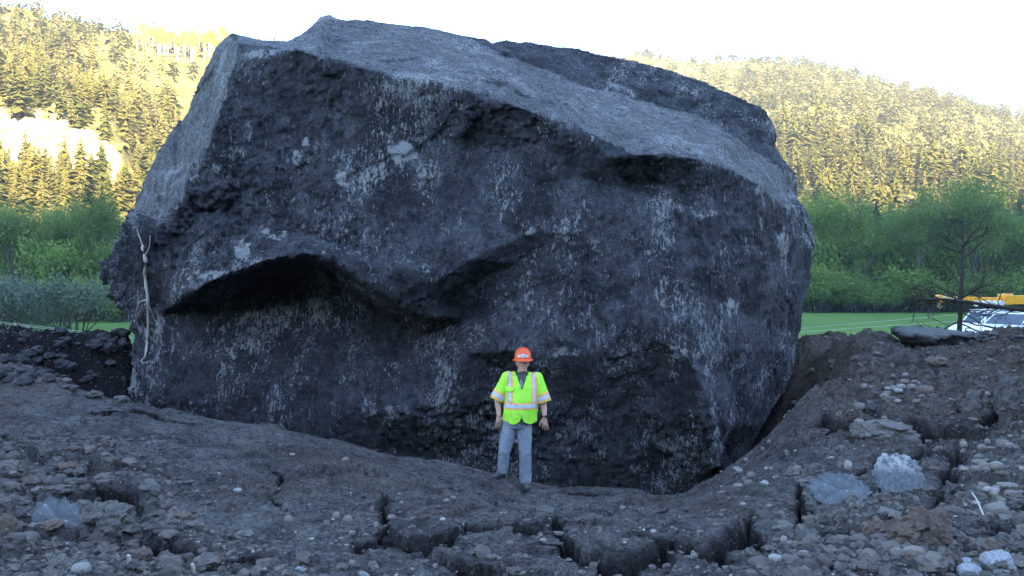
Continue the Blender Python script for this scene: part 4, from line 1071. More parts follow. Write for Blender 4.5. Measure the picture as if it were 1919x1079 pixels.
    def mv(name, colr, r_=.75, em_=0):
        t_ = Mt(name, r_, .2); t_.col(t_.mix(t_.noise(9, 3), colr, tuple(min(1, x * 1.1) for x in colr))); t_.bump(t_.noise(420, 2), .3, .001); return t_.m
    ML, MO, MS = mv('vest_lime', (.36, .76, .055)), mv('vest_orange_trim', (.95, .36, .10)), mv('reflective_silver', (.46, .48, .50), .35)
    lime = sub_mesh('vest', Vv, Ff, keep & (cat == 0), ML, None, .004, root)
    sub_mesh('orange_trim', Vv, Ff, keep & (cat == 1), MO, Nn * .0015, .004, lime)
    sub_mesh('reflective_strip', Vv, Ff, keep & (cat == 2), MS, Nn * .003, .004, lime)
    zz = MB(); P = []
    for z_ in np.linspace(.93, 1.285, 14):
        q = Vv[(np.abs(Vv[:, 0] + .0) < .012) & (np.abs(Vv[:, 2] - z_) < .012)]; P.append((.0, q[:, 1].min() - .001 if len(q) else -.17, z_))
    zz.tube(P, .004, 6); obj('zip', zz.mesh('zip', plain('zip_pale', (.50, .62, .30), .5)), lime)
    # pocket flap on the chest
    pk = MB(); g_ = []
    for r_ in range(6):
        for q_ in range(9):
            u = q_ / 8; v_ = r_ / 5; x_ = -.215 + u * .105; z_ = 1.325 - v_ * (.045 + .018 * math.sin(u * math.pi))
            q = Vv[(np.abs(Vv[:, 0] - x_) < .012) & (np.abs(Vv[:, 2] - z_) < .012) & (Vv[:, 1] < 0)]; y_ = q[:, 1].min() if len(q) else -.12
            g_.append((x_, y_ - .004 - .004 * v_, z_))
    pk.add(g_, [(r_ * 9 + q_, r_ * 9 + q_ + 9, r_ * 9 + q_ + 10, r_ * 9 + q_ + 1) for r_ in range(5) for q_ in range(8)]); po = obj('pocket_flap', pk.mesh('pocket_flap', ML), lime)
    m_ = po.modifiers.new('t', 'SOLIDIFY'); m_.thickness = .004; m_.offset = 1
    # jeans
    jb = Blob(); jb.chain([(-.045, .02, .97, .185, .135), (-.062, .02, .86, .196, .138), (-.065, .02, .80, .190, .13)])
    jb.seg((-.155, .02, .82), (-.190, .005, .64), .098, .096); jb.seg((-.190, .005, .64), (-.233, -.012, .46), .094, .077); jb.seg((-.233, -.012, .46), (-.252, .06, .19), .076, .072)
    jb.seg((.025, .02, .82), (.036, .0, .64), .100, .096); jb.seg((.036, .0, .64), (.044, -.03, .46), .094, .078); jb.seg((.044, -.03, .46), (.050, .01, .075), .077, .078)
    Vv, Nn, Ff = jb.out(.0062, 3)
    kn = np.exp(-((Vv[:, 2] - .45) / .10) ** 2) + np.exp(-((Vv[:, 2] - .16) / .09) ** 2) + .8 * np.exp(-((Vv[:, 2] - .74) / .07) ** 2)
    Vv = Vv + Nn * ((.004 + .007 * kn) * fbm(Vv * np.array([1, 1, .9]) + Vv[:, [2, 0, 1]] * .9, 10, 3, .55, 320, True) + .004 * fbm(Vv, 22, 3, .5, 321))[:, None]
    c = Vv[Ff].mean(1); keep = np.where(c[:, 0] < -.10, c[:, 2] > .165, c[:, 2] > .048)
    mj = mat_cloth('faded_denim', (.150, .170, .205), (.205, .225, .255), 60, .9, .002, (.27, .285, .31))
    sub_mesh('jeans', Vv, Ff, keep, mj, None, .005, root)
    # shoes
    m_sh = plain('shoe_leather', (.060, .058, .062), .6, .3, .2, 20); m_so = plain('shoe_sole', (.03, .028, .028), .8)
    for (ax, ay, az), yaw in (((-.262, .07, .108), -.75), ((.045, .0, -.012), .12)):
        sbb = Blob(); sbb.ell((0, .0, .062), (.042, .055, .058)); sbb.ell((0, -.05, .048), (.044, .07, .042)); sbb.ell((0, -.13, .038), (.048, .062, .034)); sbb.ell((0, -.165, .034), (.044, .045, .029)); sbb.seg((0, .015, .07), (0, .015, .14), .045, .045)
        a_, b_, f_ = sbb.out(.007, 3); o = obj('shoe', mesh_np('shoe', a_, f_, m_sh), root, (ax, ay, az), (0, 0, yaw))
        sl = MB(); out = [(.046 * math.cos(t) * (1.0 if math.sin(t) < 0 else .9), -.06 + (.152 if math.sin(t) < 0 else .118) * math.sin(t)) for t in np.linspace(0, 2 * math.pi, 25)[:-1]]
        Vs_ = [(x * 1.08, y, -.004) for x, y in out] + [(x * 1.08, y, .022) for x, y in out]; nn = 24
        sl.add(Vs_, [(i, (i + 1) % nn, (i + 1) % nn + nn, i + nn) for i in range(nn)]); sl.f3.append(np.array([(0, i + 1, i) for i in range(1, nn - 1)])); obj('sole', sl.mesh('sole', m_so, False), o)
        lc = MB()
        for k_ in range(4): lc.tube([(-.022, -.045 - .022 * k_, .098 - .009 * k_), (0, -.05 - .022 * k_, .103 - .011 * k_), (.022, -.045 - .022 * k_, .098 - .009 * k_)], .003, 5)
        obj('laces', lc.mesh('laces', plain('lace', (.20, .19, .18), .9)), o)
    # watch
    wt = MB(); w = np.array(AR[2]) + np.array([0, .004, .02]); P = [(w[0] + .0365 * math.cos(a), w[1] + .032 * math.sin(a), w[2]) for a in np.linspace(0, 2 * math.pi, 17)]
    wt.tube(P, .009, 6); wo = obj('wrist_watch', wt.mesh('wrist_watch', plain('watch_strap', (.02, .02, .02), .5)), root)
    fc = MB(); P0 = w + np.array([.016, -.036, 0]); fc.tube([P0, P0 + np.array([.006, -.014, 0])], [.022, .020], 20); obj('watch_face', fc.mesh('watch_face', plain('watch_metal', (.35, .35, .36), .25, .5, .05, 5, .8), False), wo)
    dl = MB(); P1 = P0 + np.array([.006, -.0145, 0]); dl.tube([P1, P1 + np.array([.0008, -.0018, 0])], [.015, .015], 16); obj('dial', dl.mesh('dial', plain('dial_dark', (.02, .02, .025), .2), False), wo)
    # tilt so both feet touch: small rise under the rear foot is built into the ground
    return root
MAN = person()

# ------------------------------------------------------------------ stones, slabs and clods
M_COB = mat_stone('river_cobble', (.13, .108, .095), (.23, .20, .175), .75, .3, .004)
M_COBP = mat_stone('pale_cobble', (.20, .185, .17), (.34, .315, .29), .75, .3, .004)
M_BLUE = mat_stone('blue_grey_slab_stone', (.085, .095, .108), (.105, .116, .130), .9, .9, .02, 9)
M_PBLUE = mat_stone('pale_grey_rock', (.25, .265, .28), (.33, .345, .36), .85, .4, .008, 9)
M_DIRT = mat_stone('soil_clod', (.10, .092, .087), (.165, .148, .135), .97, .15, .02, 9)
M_BROWN = mat_stone('brown_conglomerate', (.12, .088, .070), (.18, .135, .105), .95, .4, .02, 8)
M_DARK = mat_stone('dark_rock', (.035, .034, .038), (.065, .063, .066), .9, .2, .01, 9)
def mat_crust():
    t = Mt('crusted_slab_stone', .85, .25); sp = t.N('ShaderNodeSeparateXYZ'); t.l.new(t.coord(), sp.inputs[0])
    c = t.mix(t.ramp(t.noise(24, 6, .8), [(.38, 0.), (.62, 1.)]), (.050, .055, .064), (.150, .160, .172))
    m = t.math('MULTIPLY', t.ramp(sp.outputs[1], [(.04, 0.), (.16, 1.)]), t.ramp(t.noise(9, 6, .75), [(.44, 0.), (.52, 1.)]))
    t.col(t.mix(m, c, (.36, .355, .34))); t.bump(t.noise(30, 6, .75), .7, .02); return t.m
M_CRUST = mat_crust()
SM = {'crust': M_CRUST, 'cob': M_COB, 'pale': M_COBP, 'blue': M_BLUE, 'pblue': M_PBLUE, 'dirt': M_DIRT, 'brown': M_BROWN, 'dark': M_DARK}
def stone_mesh(kind, seed, sub, mat):
    V, Fc = ICO[sub]; V = V.copy(); off = seed * 3.71; rr = np.random.default_rng(seed)
    if kind == 'round':
        k = 1 + .16 * fbm(V + off, 1.1, 3, .5, 400); V = V * k[:, None]; V = np.sign(V) * np.abs(V) ** .92
    elif kind == 'lump':
        _, _, f, _ = worley(V * 1.0 + off, 1.6, 410); k = 1 + .25 * fbm(V + off, 1.0, 4, .6, 401) + .34 * f + .16 * fbm(V + off, 4, 3, .6, 402); V = V * k[:, None]
    else:   # angular: cut by random planes
        for _ in range(11 if kind == 'angular' else 7):
            n = rr.normal(0, 1, 3); n /= np.linalg.norm(n)
            if kind == 'slab': n[2] *= .15; n /= np.linalg.norm(n)
            d = V @ n; h = rr.uniform(.55, .85); V = V - np.clip(d - h, 0, None)[:, None] * n
        if kind == 'slab': V[:, 2] = np.clip(V[:, 2], -.55, .42) + .03 * fbm(V + off, 1.6, 3, .5, 404)
        k = 1 + .05 * fbm(V + off, 3.5, 3, .6, 403); V = V * k[:, None]
    return mesh_np('stone', V, Fc, mat, kind == 'round')
LIB = {}
def lib(kind, mat, v, sub=2):
    k = (kind, mat, v, sub)
    if k not in LIB: LIB[k] = stone_mesh(kind, v * 7 + len(mat) + 1, sub, SM[mat])
    return LIB[k]
def stone(px, py, w, h, kind, mat, label, cat='stone', group=None, v=None, sub=3, name='stone', tilt=(0, 0), sink=.25, depth=None, rz=None):
    x, y, z = hit(px, py + h * .25, ground0); s = y / F
    a = w * s / 2; hh = h * s / 2; b = a * (depth or rg.uniform(.7, 1.0))
    if v is None: v = int(rg.integers(0, 6))
    zz = float(ground(np.array([x]), np.array([y]))[0])
    o = obj(name, lib(kind, mat, v, sub), None, (x, y, zz + hh * (1 - 2 * sink)), (tilt[0], tilt[1], rg.uniform(-.4, .4) if rz is None else rz), (a, b, hh))
    tag(o, label, cat, group, 'thing'); return o
ST = [
 (1573,945,107,64,'slab','blue','large flat blue-grey slab in the soil bank, left of the white crusted one',dict(tilt=(.50,.0),depth=.75,sink=.15,rz=.1,v=1)),
 (1690,922,92,94,'slab','blue','flat blue-grey slab with white crust along its upper edge',dict(tilt=(.9,.10),depth=.8,sink=.10,rz=0.,v=2)),
 (1722,996,100,92,'lump','brown','big crumbly brown block studded with pebbles below the crusted slab',dict(sub=4)),
 (1640,990,48,42,'lump','brown','small brown block just left of the big crumbly brown one',{}),
 (1810,1034,42,42,'angular','pblue','pale blue angular rock near the lower right corner',{}),
 (1874,1054,76,52,'angular','pblue','pale grey broken rock in the lower right corner',dict(v=3)),
 (1818,1072,48,30,'angular','pblue','pale grey rock cut by the bottom edge, right of the tan cobbles',dict(v=4)),
 (1866,941,42,24,'round','cob','oval pinkish cobble, largest near the right edge',{}),
 (1867,893,27,18,'round','cob','tan cobble above the oval pinkish one',{}),
 (1848,882,16,11,'round','pale','small pale cobble up left of the tan one by the right edge',{}),
 (1900,916,32,18,'round','cob','dusky cobble beside the right edge of the picture',{}),
 (1891,901,34,13,'round','cob','long flat pinkish cobble near the right edge',{}),
 (1831,978,28,15,'round','cob','flat oval cobble left of the hollow at the lower right',{}),
 (1589,880,20,20,'angular','pale','chalk white pebble above the two blue-grey slabs',{}),
 (1469,1012,12,18,'round','pale','white upright pebble on the bottom soil block',{}),
 (1442,1024,15,26,'angular','pale','long leaning pale stone left of the white upright pebble',{}),
 (1505,1026,19,10,'round','pale','small flat pale pebble right of the white upright one',{}),
 (1453,1065,28,20,'angular','pale','pale pointed stone at the bottom edge',{}),
 (1711,1045,40,28,'round','cob','tan boulder-like cobble under the brown block',{}),
 (1751,1052,36,18,'round','cob','flat tan cobble right of the one under the brown block',{}),
 (1683,1040,32,24,'angular','cob','tan angular stone left of the cobble under the brown block',{}),
 (1666,741,25,13,'round','cob','flat pale-tan cobble, left end of the row high on the right bank',{}),
 (1684,752,15,9,'round','pale','small white cobble under the row high on the right bank',{}),
 (1693,742,13,10,'round','cob','small cobble in the middle of the row high on the right bank',{}),
 (1708,737,20,11,'round','cob','tan cobble right of centre in the row high on the right bank',{}),
 (1733,742,34,18,'round','brown','brown cobble at the right end of the row high on the right bank',{}),
 (1722,721,12,8,'round','pale','small cobble lying above the row high on the right bank',{}),
 (1611,790,24,11,'angular','pale','flat whitish stone at the top of the dark cracked soil',{}),
 (1635,768,26,28,'lump','dark','dark round knobbly rock in the middle of the right bank',{}),
 (1612,772,22,16,'round','cob','tan cobble touching the dark knobbly rock',{}),
 (1740,801,14,10,'round','cob','cobble on the soil ledge left of the dark hollow',{}),
 (1793,810,17,11,'round','cob','cobble at the right end of the soil ledge',{}),
 (1806,844,14,13,'round','cob','roundish cobble above the loose pile at the right',{}),
 (1840,845,17,13,'round','cob','grey cobble right of the roundish one above the pile',{}),
 (1851,838,11,13,'round','cob','small upright cobble right of the grey one',{}),
 (1891,840,17,12,'round','cob','pale cobble high in the loose pile near the right edge',{}),
 (1558,721,23,16,'round','cob','flattish cobble stuck in the smooth slope right of boulder',{}),
 (1489,760,13,9,'round','cob','cobble in the slope just beside the dark gap',{}),
 (1713,676,22,16,'lump','cob','grey stone high on the right bank under the tarry slab',{}),
 (1752,685,44,22,'lump','brown','long brown stone high on the right bank',{}),
 (1895,755,55,70,'lump','dirt','big grey soil block at the right edge',dict(sub=4)),
 (1833,755,56,60,'lump','dirt','hollowed brown soil block above the loose cobbles',dict(sub=4)),
 (1857,1010,40,42,'lump','brown','wedge of brown soil left of the lower right hollow',{}),
 (1626,1023,22,22,'angular','dark','bluish dark chip left of the brown block',{}),
 (1571,897,28,24,'angular','dark','dark blue chip above the large flat slab',{}),
 (1433,922,20,12,'angular','pale','white faced stone on the dark soil shelf',{}),
 (1407,901,17,14,'round','cob','pinkish cobble left of the white faced stone',{}),
 (1384,912,22,16,'round','cob','left one of two pinkish cobbles by the tip of the dark gap',{}),
 (1404,904,22,14,'round','cob','right one of two pinkish cobbles by the tip of the dark gap',{}),
 (1357,924,26,13,'round','cob','flat dusty stone at the tip of the dark gap',{}),
 (1430,834,9,8,'round','cob','tiny cobble on the crest beside the dark gap',{}),
 (1441,831,9,9,'round','cob','second tiny cobble on the crest beside the dark gap',{}),
 (1132,1043,30,26,'lump','dirt','grey rock wedged in the lower centre crack',{}),
 (1025,971,46,16,'slab','dirt','flat grey stone right of and below the man',dict(tilt=(.1,0))),
 (1047,1012,22,9,'slab','dirt','small flat stone bridging the crack below the man',{}),
 (1166,955,12,8,'round','cob','small stone in the soil ledge right of the man',{}),
 (718,955,16,24,'round','pale','pale egg shaped cobble standing in the vertical crack',{}),
 (697,959,9,15,'round','cob','narrow cobble left of the pale egg shaped one',{}),
 (747,930,13,12,'round','cob','round grey cobble above the vertical crack',{}),
 (652,979,19,18,'round','cob','grey cobble left of the vertical crack',{}),
 (661,993,16,12,'round','cob','tan cobble under the grey one left of the vertical crack',{}),
 (705,993,10,14,'round','cob','small cobble low beside the vertical crack',{}),
 (735,992,19,11,'angular','cob','flat stone right of the vertical crack',{}),
 (740,1020,13,14,'round','pale','pale cobble where two cracks meet',{}),
 (630,972,14,13,'round','cob','brownish cobble at the left of the cluster by the crack',{}),
 (830,1000,11,8,'round','pale','pale pebble above the long crack',{}),
 (540,976,14,15,'round','cob','lone grey cobble in the smooth soil left of centre',{}),
 (681,1070,24,20,'angular','pblue','pale blue rock at the bottom left of centre',{}),
 (562,1069,24,16,'angular','pblue','low pale rock at the bottom edge, left of the pale blue one',{}),
 (521,1071,13,12,'round','cob','cobble on the bottom edge left of centre',{}),
 (805,959,15,20,'angular','dark','small black chip standing upright left of the man',{}),
 (548,856,13,7,'angular','pale','white flake on the smooth left slope',{}),
 (648,864,14,9,'round','cob','cobble on the crest of the left slope',{}),
 (106,1008,80,66,'slab','blue','tilted blue-grey stone plate at the lower left',dict(tilt=(.62,.30),depth=.8,sink=.12,v=4)),
 (152,1067,34,26,'round','pale','pale smooth cobble at the bottom left',{}),
 (190,1056,16,14,'round','pale','small pale cobble right of the smooth one at the bottom left',{}),
 (420,1054,16,15,'round','pale','round cobble on the bottom edge left',{}),
 (472,1010,13,12,'round','pale','small pale cobble at the foot of the left slope',{}),
 (445,918,16,10,'round','pale','white-ish pebble on the left slope',{}),
 (132,733,28,12,'lump','dirt','flat grey cobble on the left crest, above the wide one',{}),
 (175,746,30,13,'lump','dirt','wide flat cobble on the left crest by the dark pit',{}),
 (228,757,30,14,'lump','dirt','low cobble beside the left foot of the boulder',{}),
 (149,912,16,12,'angular','pale','small whitish stone among the left clods',{}),
 (100,911,34,28,'lump','dirt','roundish grey clod above the tilted plate',{}),
 (205,992,98,84,'lump','dirt','large brown-grey soil block right of the tilted plate',dict(sub=4)),
 (105,868,28,24,'lump','dirt','grey clod in the left heap under the soil crust',{}),
 (196,875,22,13,'angular','dirt','flat chip on the left slope',{}),
 (10,1016,36,46,'lump','brown','reddish lump in the lower left corner',{}),
 (52,965,50,36,'lump','dirt','dark clod left of and above the tilted plate',{}),
 (150,960,40,30,'lump','dirt','crumbled clod right of and above the tilted plate',{}),
 (115,1050,44,26,'lump','dirt','clod under the tilted plate',{}),
 (20,890,44,34,'lump','dirt','clod beside the left edge of the picture',{}),
 (1778,880,92,96,'lump','dirt','rounded mass of brown soil right of the white crusted slab',dict(sub=4,sink=.42)),
 (1650,800,110,40,'lump','dirt','long brown ledge of compact soil in the middle of the right bank',dict(sub=4,sink=.35)),
]
def broken_slab(name, c, size, th, seed, mat, rot, label, cat):
    r_ = np.random.default_rng(seed); n = 64; a = np.linspace(0, 2 * math.pi, n, endpoint=False)
    rad = 1 + .30 * fbm(np.stack([np.cos(a), np.sin(a), 0 * a], 1), 1.5, 5, .65, seed) + .04 * r_.normal(0, 1, n)
    V = []; rings = ((.0, 0), (.5, 0), (.85, 0), (.98, -.02), (1.0, -.14), (.95, -.34), (.92, -.52), (.80, -.75), (.72, -1.0), (.4, -1.1), (0, -1.1))
    for f, z in rings:
        q = np.stack([f * rad * np.cos(a) * size[0], f * rad * np.sin(a) * size[1], np.full(n, z * th)], 1)
        q += (.12 * th if f < .9 else .45 * th) * np.stack([fbm(q + z * 3, 11, 4, .7, seed + 1), fbm(q + z * 3, 11, 4, .7, seed + 2), .6 * fbm(q, 7, 4, .65, seed + 3)], 1) * (1 if z > -.01 else 1.6)
        V.append(q)
    i = np.arange(len(rings) - 1)[:, None] * n; j = np.arange(n)[None]; j2 = (j + 1) % n
    me = mesh_np(name, np.concatenate(V), np.stack([i + j, i + j2, i + n + j2, i + n + j], -1).reshape(-1, 4), mat)
    return tag(obj(name, me, None, c, rot), label, cat, None, 'thing')
for px, py, w, h, kind, mat, lb, kw in ST:
    cat = 'clod' if ('clod' in lb or 'soil' in lb or 'lump' in lb) and mat in ('dirt', 'brown') else ('slab' if kind == 'slab' else ('rock' if kind == 'angular' else 'stone'))
    nm = {'clod': 'soil_clod', 'slab': 'stone_slab', 'rock': 'broken_rock'}.get(cat, 'cobble' if kind == 'round' else 'stone')
    if kind == 'slab' and mat == 'blue':
        x, y, z = hit(px, py, ground0); sc = y / F; zz = float(ground(np.array([x]), np.array([y]))[0])
        tl = kw['tilt']; dp = h * sc / (2 * (.24 * math.cos(tl[0]) + .97 * math.sin(tl[0])))
        broken_slab('stone_slab', (x, y, zz + .07 + .22 * dp * math.sin(tl[0])), (w * sc / 2, dp), .07, 30 + int(px) % 7, SM['crust' if 'crust along' in lb else 'blue'], (tl[0], tl[1], kw.get('rz', .3)), lb, 'slab'); continue
    o = stone(px, py, w, h, kind, mat, lb, cat, name=nm, **kw)
# loose repeats
def scatter_named(n, x0, x1, y0, y1, s0, s1, kind, mats, name, label, group, cat, pdf=None):
    k = 0; tries = 0
    while k < n and tries < n * 20:
        tries += 1; px = rg.uniform(x0, x1); py = rg.uniform(y0, y1)
        if pdf and not pdf(px, py): continue
        w = rg.uniform(s0, s1); stone(px, py, w, w * rg.uniform(.5, .8), kind, str(rg.choice(mats)), label, cat, group, None, 2, name); k += 1
scatter_named(60, 1560, 1919, 700, 1070, 7, 15, 'round', ['cob', 'dirt', 'cob', 'cob', 'pale'], 'cobble', 'small cobble lying loose on the soil bank right of the boulder', 'loose cobbles on the right bank', 'stone')
scatter_named(34, 1800, 1919, 860, 960, 9, 22, 'round', ['cob', 'cob', 'pale'], 'cobble', 'cobble in the dense pile near the right edge of the picture', 'piled cobbles near the right edge', 'stone')
scatter_named(26, 1640, 1740, 715, 765, 8, 17, 'round', ['cob', 'pale'], 'cobble', 'cobble in the scattered row high on the right bank', 'row of cobbles high on the right bank', 'stone')
scatter_named(30, 1340, 1560, 840, 960, 7, 15, 'round', ['cob', 'pale'], 'cobble', 'small cobble near the lower tip of the dark gap', 'cobbles by the tip of the gap', 'stone')
scatter_named(26, 520, 1380, 930, 1075, 7, 14, 'round', ['cob', 'pale', 'dirt'], 'cobble', 'small pebble set in the cracked soil in front of the man', 'pebbles in the cracked foreground', 'stone')
scatter_named(60, 0, 420, 830, 1075, 12, 42, 'lump', ['dirt', 'dirt', 'brown'], 'soil_clod', 'broken clod in the loose heap at the lower left', 'clods in the lower left heap', 'clod', lambda x, y: x < 230 + (y - 830) * .9)
scatter_named(60, -20, 250, 628, 720, 10, 34, 'lump', ['dark'], 'soil_clod', 'dark clod on the heap behind the left end of the crest', 'dark clods left of the boulder', 'clod')
scatter_named(36, 1480, 1919, 880, 1075, 16, 46, 'lump', ['dirt', 'brown', 'dirt'], 'soil_clod', 'broken clod among the slabs at the lower right', 'clods among the lower right slabs', 'clod')
scatter_named(22, 1800, 1919, 622, 650, 9, 20, 'lump', ['dark', 'dirt'], 'soil_clod', 'dark clod along the top of the right bank in front of the trucks', 'dark clods on top of the right bank', 'clod')

def mass(name, n, s0, s1, sub, mat, label, dens, seed, flat=.7, cell=True):
    r_ = np.random.default_rng(seed); V0, F0 = (ICO[sub] if sub >= 0 else (np.array([(1,0,0),(-1,0,0),(0,1,0),(0,-1,0),(0,0,1),(0,0,-1)], float), np.array([(0,2,4),(2,1,4),(1,3,4),(3,0,4),(2,0,5),(1,2,5),(3,1,5),(0,3,5)])))
    y = 3.9 * (16.0 / 3.9) ** r_.random(n * 4); x = r_.uniform(-.72, .72, n * 4) * y
    px = CX + x * F / y; zz = ground0(x, y); py = HY - (zz - EYE) * F / y
    d = dens(px, py, x, y); ok = r_.random(n * 4) < d; x, y = x[ok][:n], y[ok][:n]; z = ground(x, y); n = len(x)
    s_ = s0 * (s1 / s0) ** (r_.random(n) ** 2.2); an = r_.uniform(0, 6.3, n)
    k = 1 + (.9 if sub < 1 else .62) * (r_.random((n, len(V0))) - .5)
    Q = V0[None] * k[..., None] * (s_[:, None] * np.stack([np.ones(n), r_.uniform(.6, 1, n), r_.uniform(.4, flat + .2, n)], 1))[:, None]
    ca, sa = np.cos(an)[:, None], np.sin(an)[:, None]
    Q = np.stack([Q[..., 0] * ca - Q[..., 1] * sa, Q[..., 0] * sa + Q[..., 1] * ca, Q[..., 2]], -1)
    Q += np.stack([x, y, z + s_ * .15], 1)[:, None]
    Fc = (F0[None] + (np.arange(n) * len(V0))[:, None, None]).reshape(-1, 3)
    me = mesh_np(name, Q.reshape(-1, 3), Fc, mat, False); set_attr(me, 'tint', np.repeat(r_.random(n), len(V0)))
    tag(obj(name, me), label, None, None, 'stuff'); print(name, n)
M_CRUMB = mat_attr('soil_crumbs', (.075, .067, .062), (.165, .145, .13), sc=30, dark=.35)
M_GRAV = mat_attr('gravel_bits', (.15, .135, .12), (.36, .33, .30), sc=30, dark=.25)
def d_crumb(px, py, x, y):
    l = ss(420, 120, px - (py - 830) * .7) * ss(780, 860, py); m = ss(300, 200, px) * ss(740, 700, py); r = ss(1380, 1560, px - (900 - py) * .2)
    base = .07 + .22 * ss(940, 1060, py)
    return np.clip(base + l + m + .75 * r, 0, 1) * ss(12.0, 11.0, y - 4 * (px > 1450) - 3 * (px < 260))
mass('soil_crumbs', 13000, .006, .034, 0, M_CRUMB, 'loose crumbs of soil strewn over the churned ground', d_crumb, 5)
mass('soil_lumps', 2300, .022, .075, 1, M_CRUMB, 'fist sized lumps of soil strewn over the churned ground', lambda *a: np.clip(d_crumb(*a) - .16, 0, 1), 8)
mass('gravel', 4000, .005, .016, 0, M_GRAV, 'pale gravel sprinkled over the churned ground', lambda *a: np.clip(d_crumb(*a) * .8 + .08, 0, 1), 6)

# ------------------------------------------------------------------ tarry slab on the right bank
sp = at(1748, 626, 13.3)
broken_slab('asphalt_slab', (sp[0], sp[1], sp[2] + .05), (.58, .60), .20, 21, M_DARK, (.10, .02, .1), 'broken slab of dark asphalt jutting from the top of the right bank', 'slab')

# ------------------------------------------------------------------ bare tree, broken trunk, root on the boulder
def gz(x, y): return float(ground(np.array([x]), np.array([y]))[0])
bt = at(1801, 615, 20.0)
rr = np.random.default_rng(91); tb = MB(); br_ = MB(); tips = []
z0 = gz(bt[0], 20.0) - .2; L = 4.4 - z0
P = [(0, 0, 0), (.02, 0, L * .25), (-.03, .02, L * .5), (.02, 0, L * .75), (.10, .05, L)]
tb.tube(P, [.10, .085, .065, .04, .015], 8)
for k in range(34):
    f = rr.uniform(.36, .98); p = np.array([np.interp(f, [0, .25, .5, .75, 1], [q[i] for q in P]) for i in range(3)]); a = rr.uniform(0, 6.3)
    up = -.25 if f < .6 else .55
    branch(br_, tips, p, np.array([math.cos(a), math.sin(a) * .7, up]), (1.25 - .75 * f) * rr.uniform(.7, 1.2) + .15, .024 * (1.25 - f) + .006, 2, rr, .15 if f > .55 else -.05, .004, .6, .35, (3, 5), 6)
e = empty('bare_tree', (bt[0], 20.0, z0)); tag(e, 'dark leafless tree standing behind the right bank before the trucks', 'tree')
obj('trunk', tb.mesh('trunk', M_DEAD), e); obj('branch', br_.mesh('branch', M_DEAD), e)
lg = MB(); a_ = np.array(at(1722, 561, 19.6)); b_ = np.array(at(1990, 582, 19.8)); pts = [a_ + (b_ - a_) * t + np.array([0, .0, .05 * math.sin(t * 7)]) for t in np.linspace(0, 1, 12)]
lg.tube(pts, np.linspace(.03, .065, 12), 7); tips = []
lt = MB()
for k in range(46):
    t = rr.random() ** 1.2; p = a_ + (b_ - a_) * t * .8; d = np.array([-1.0, rr.normal(0, .5), rr.normal(0, .55)]); d /= np.linalg.norm(d)
    branch(lt, tips, p, d, rr.uniform(.25, .75), .016, 1, rr, 0.0, .004, .6, .4, (2, 4), 5)
e = empty('broken_tree_top', tuple(a_)); tag(e, 'broken dark tree top lying level across the bare tree in front of the trucks', 'fallen tree')
for nm, m_ in (('trunk', lg), ('branch', lt)):
    o = obj(nm, m_.mesh(nm, M_DEAD), e); o.location = tuple(-a_)
# driftwood-like root hanging down the left side of the boulder, dropped onto the rock surface
dgr = bpy.context.evaluated_depsgraph_get(); dgr.update()
def on_rock(px, py, off=.03):
    d = Vector(((px - CX) / F, 1, (HY - py) / F)).normalized(); ok, loc, no, ix = BOULDER.ray_cast(Vector((0, 0, EYE)), d)
    if not ok: return Vector(at(px, py, 13.5))
    return loc - d * off
M_ROOT = plain('pale_root', (.40, .35, .30), .85, .2, .2, 20, 0, .004)
def smooth_path(pts, k=4):
    Q = [np.array(p) for p in pts]; out = []
    for i in range(len(Q) - 1):
        p0, p1, p2, p3 = Q[max(i-1, 0)], Q[i], Q[i+1], Q[min(i+2, len(Q)-1)]
        for t in np.linspace(0, 1, k, endpoint=False):
            out.append(.5 * (2*p1 + (p2-p0)*t + (2*p0-5*p1+4*p2-p3)*t*t + (3*p1-p0-3*p2+p3)*t**3))
    out.append(Q[-1]); return out
def root_tube(pix, r0, r1, off=.05):
    raw = [np.array(on_rock(px, py, off)) for px, py in pix]; m_ = MB(); Pp = smooth_path(raw); m_.tube(Pp, np.linspace(r0, r1, len(Pp)) * (1 + .25 * np.sin(np.arange(len(Pp)) * 2.1)), 7); return m_
rt = root_tube([(268,462),(273,490),(272,520),(277,560),(278,600),(276,640),(272,668)], .030, .020, .07)
ro = obj('root', rt.mesh('root', M_ROOT)); tag(ro, 'pale dead root hanging down the left side of the boulder', 'root')
for pix, r_ in (([(276,560),(282,580),(290,598),(297,612)], .012), ([(274,562),(262,566),(256,580),(252,600)], .012), ([(272,668),(264,676),(270,680),(282,676)], .012), ([(268,462),(260,440),(256,428)], .010), ([(271,480),(280,462),(281,440)], .010), ([(282,585),(290,588)], .006)):
    obj('rootlet', root_tube(pix, r_, r_ * .4, .06).mesh('rootlet', M_ROOT), ro)
for px, py, pts, lb in ((242, 1065, [(0, -.0, 0), (.004, .0, .04), (-.002, 0, .085)], 'pale broken stick standing at the bottom left of the foreground'), (361, 1075, [(0, 0, 0), (.006, 0, .04), (.0, 0, .075)], 'short pale stick poking up by the bottom edge, left of centre')):
    x, y, z = hit(px, py, ground0); m_ = MB(); m_.tube(smooth_path(pts), .010, 6); o = obj('stick', m_.mesh('stick', M_ROOT), None, (x, y, gz(x, y) - .01), (.3, .1, 0)); tag(o, lb, 'stick')
x, y, z = hit(1850, 960, ground0); m_ = MB(); m_.tube(smooth_path([np.array(hit(1822, 938, ground0)) + [0, 0, .06], np.array(hit(1832, 955, ground0)) + [0, 0, .06], np.array(hit(1845, 985, ground0)) + [0, 0, .05]]), .007, 6)
tag(obj('stick', m_.mesh('stick', M_ROOT)), 'thin brown stick lying among the cobbles at the lower right', 'stick')

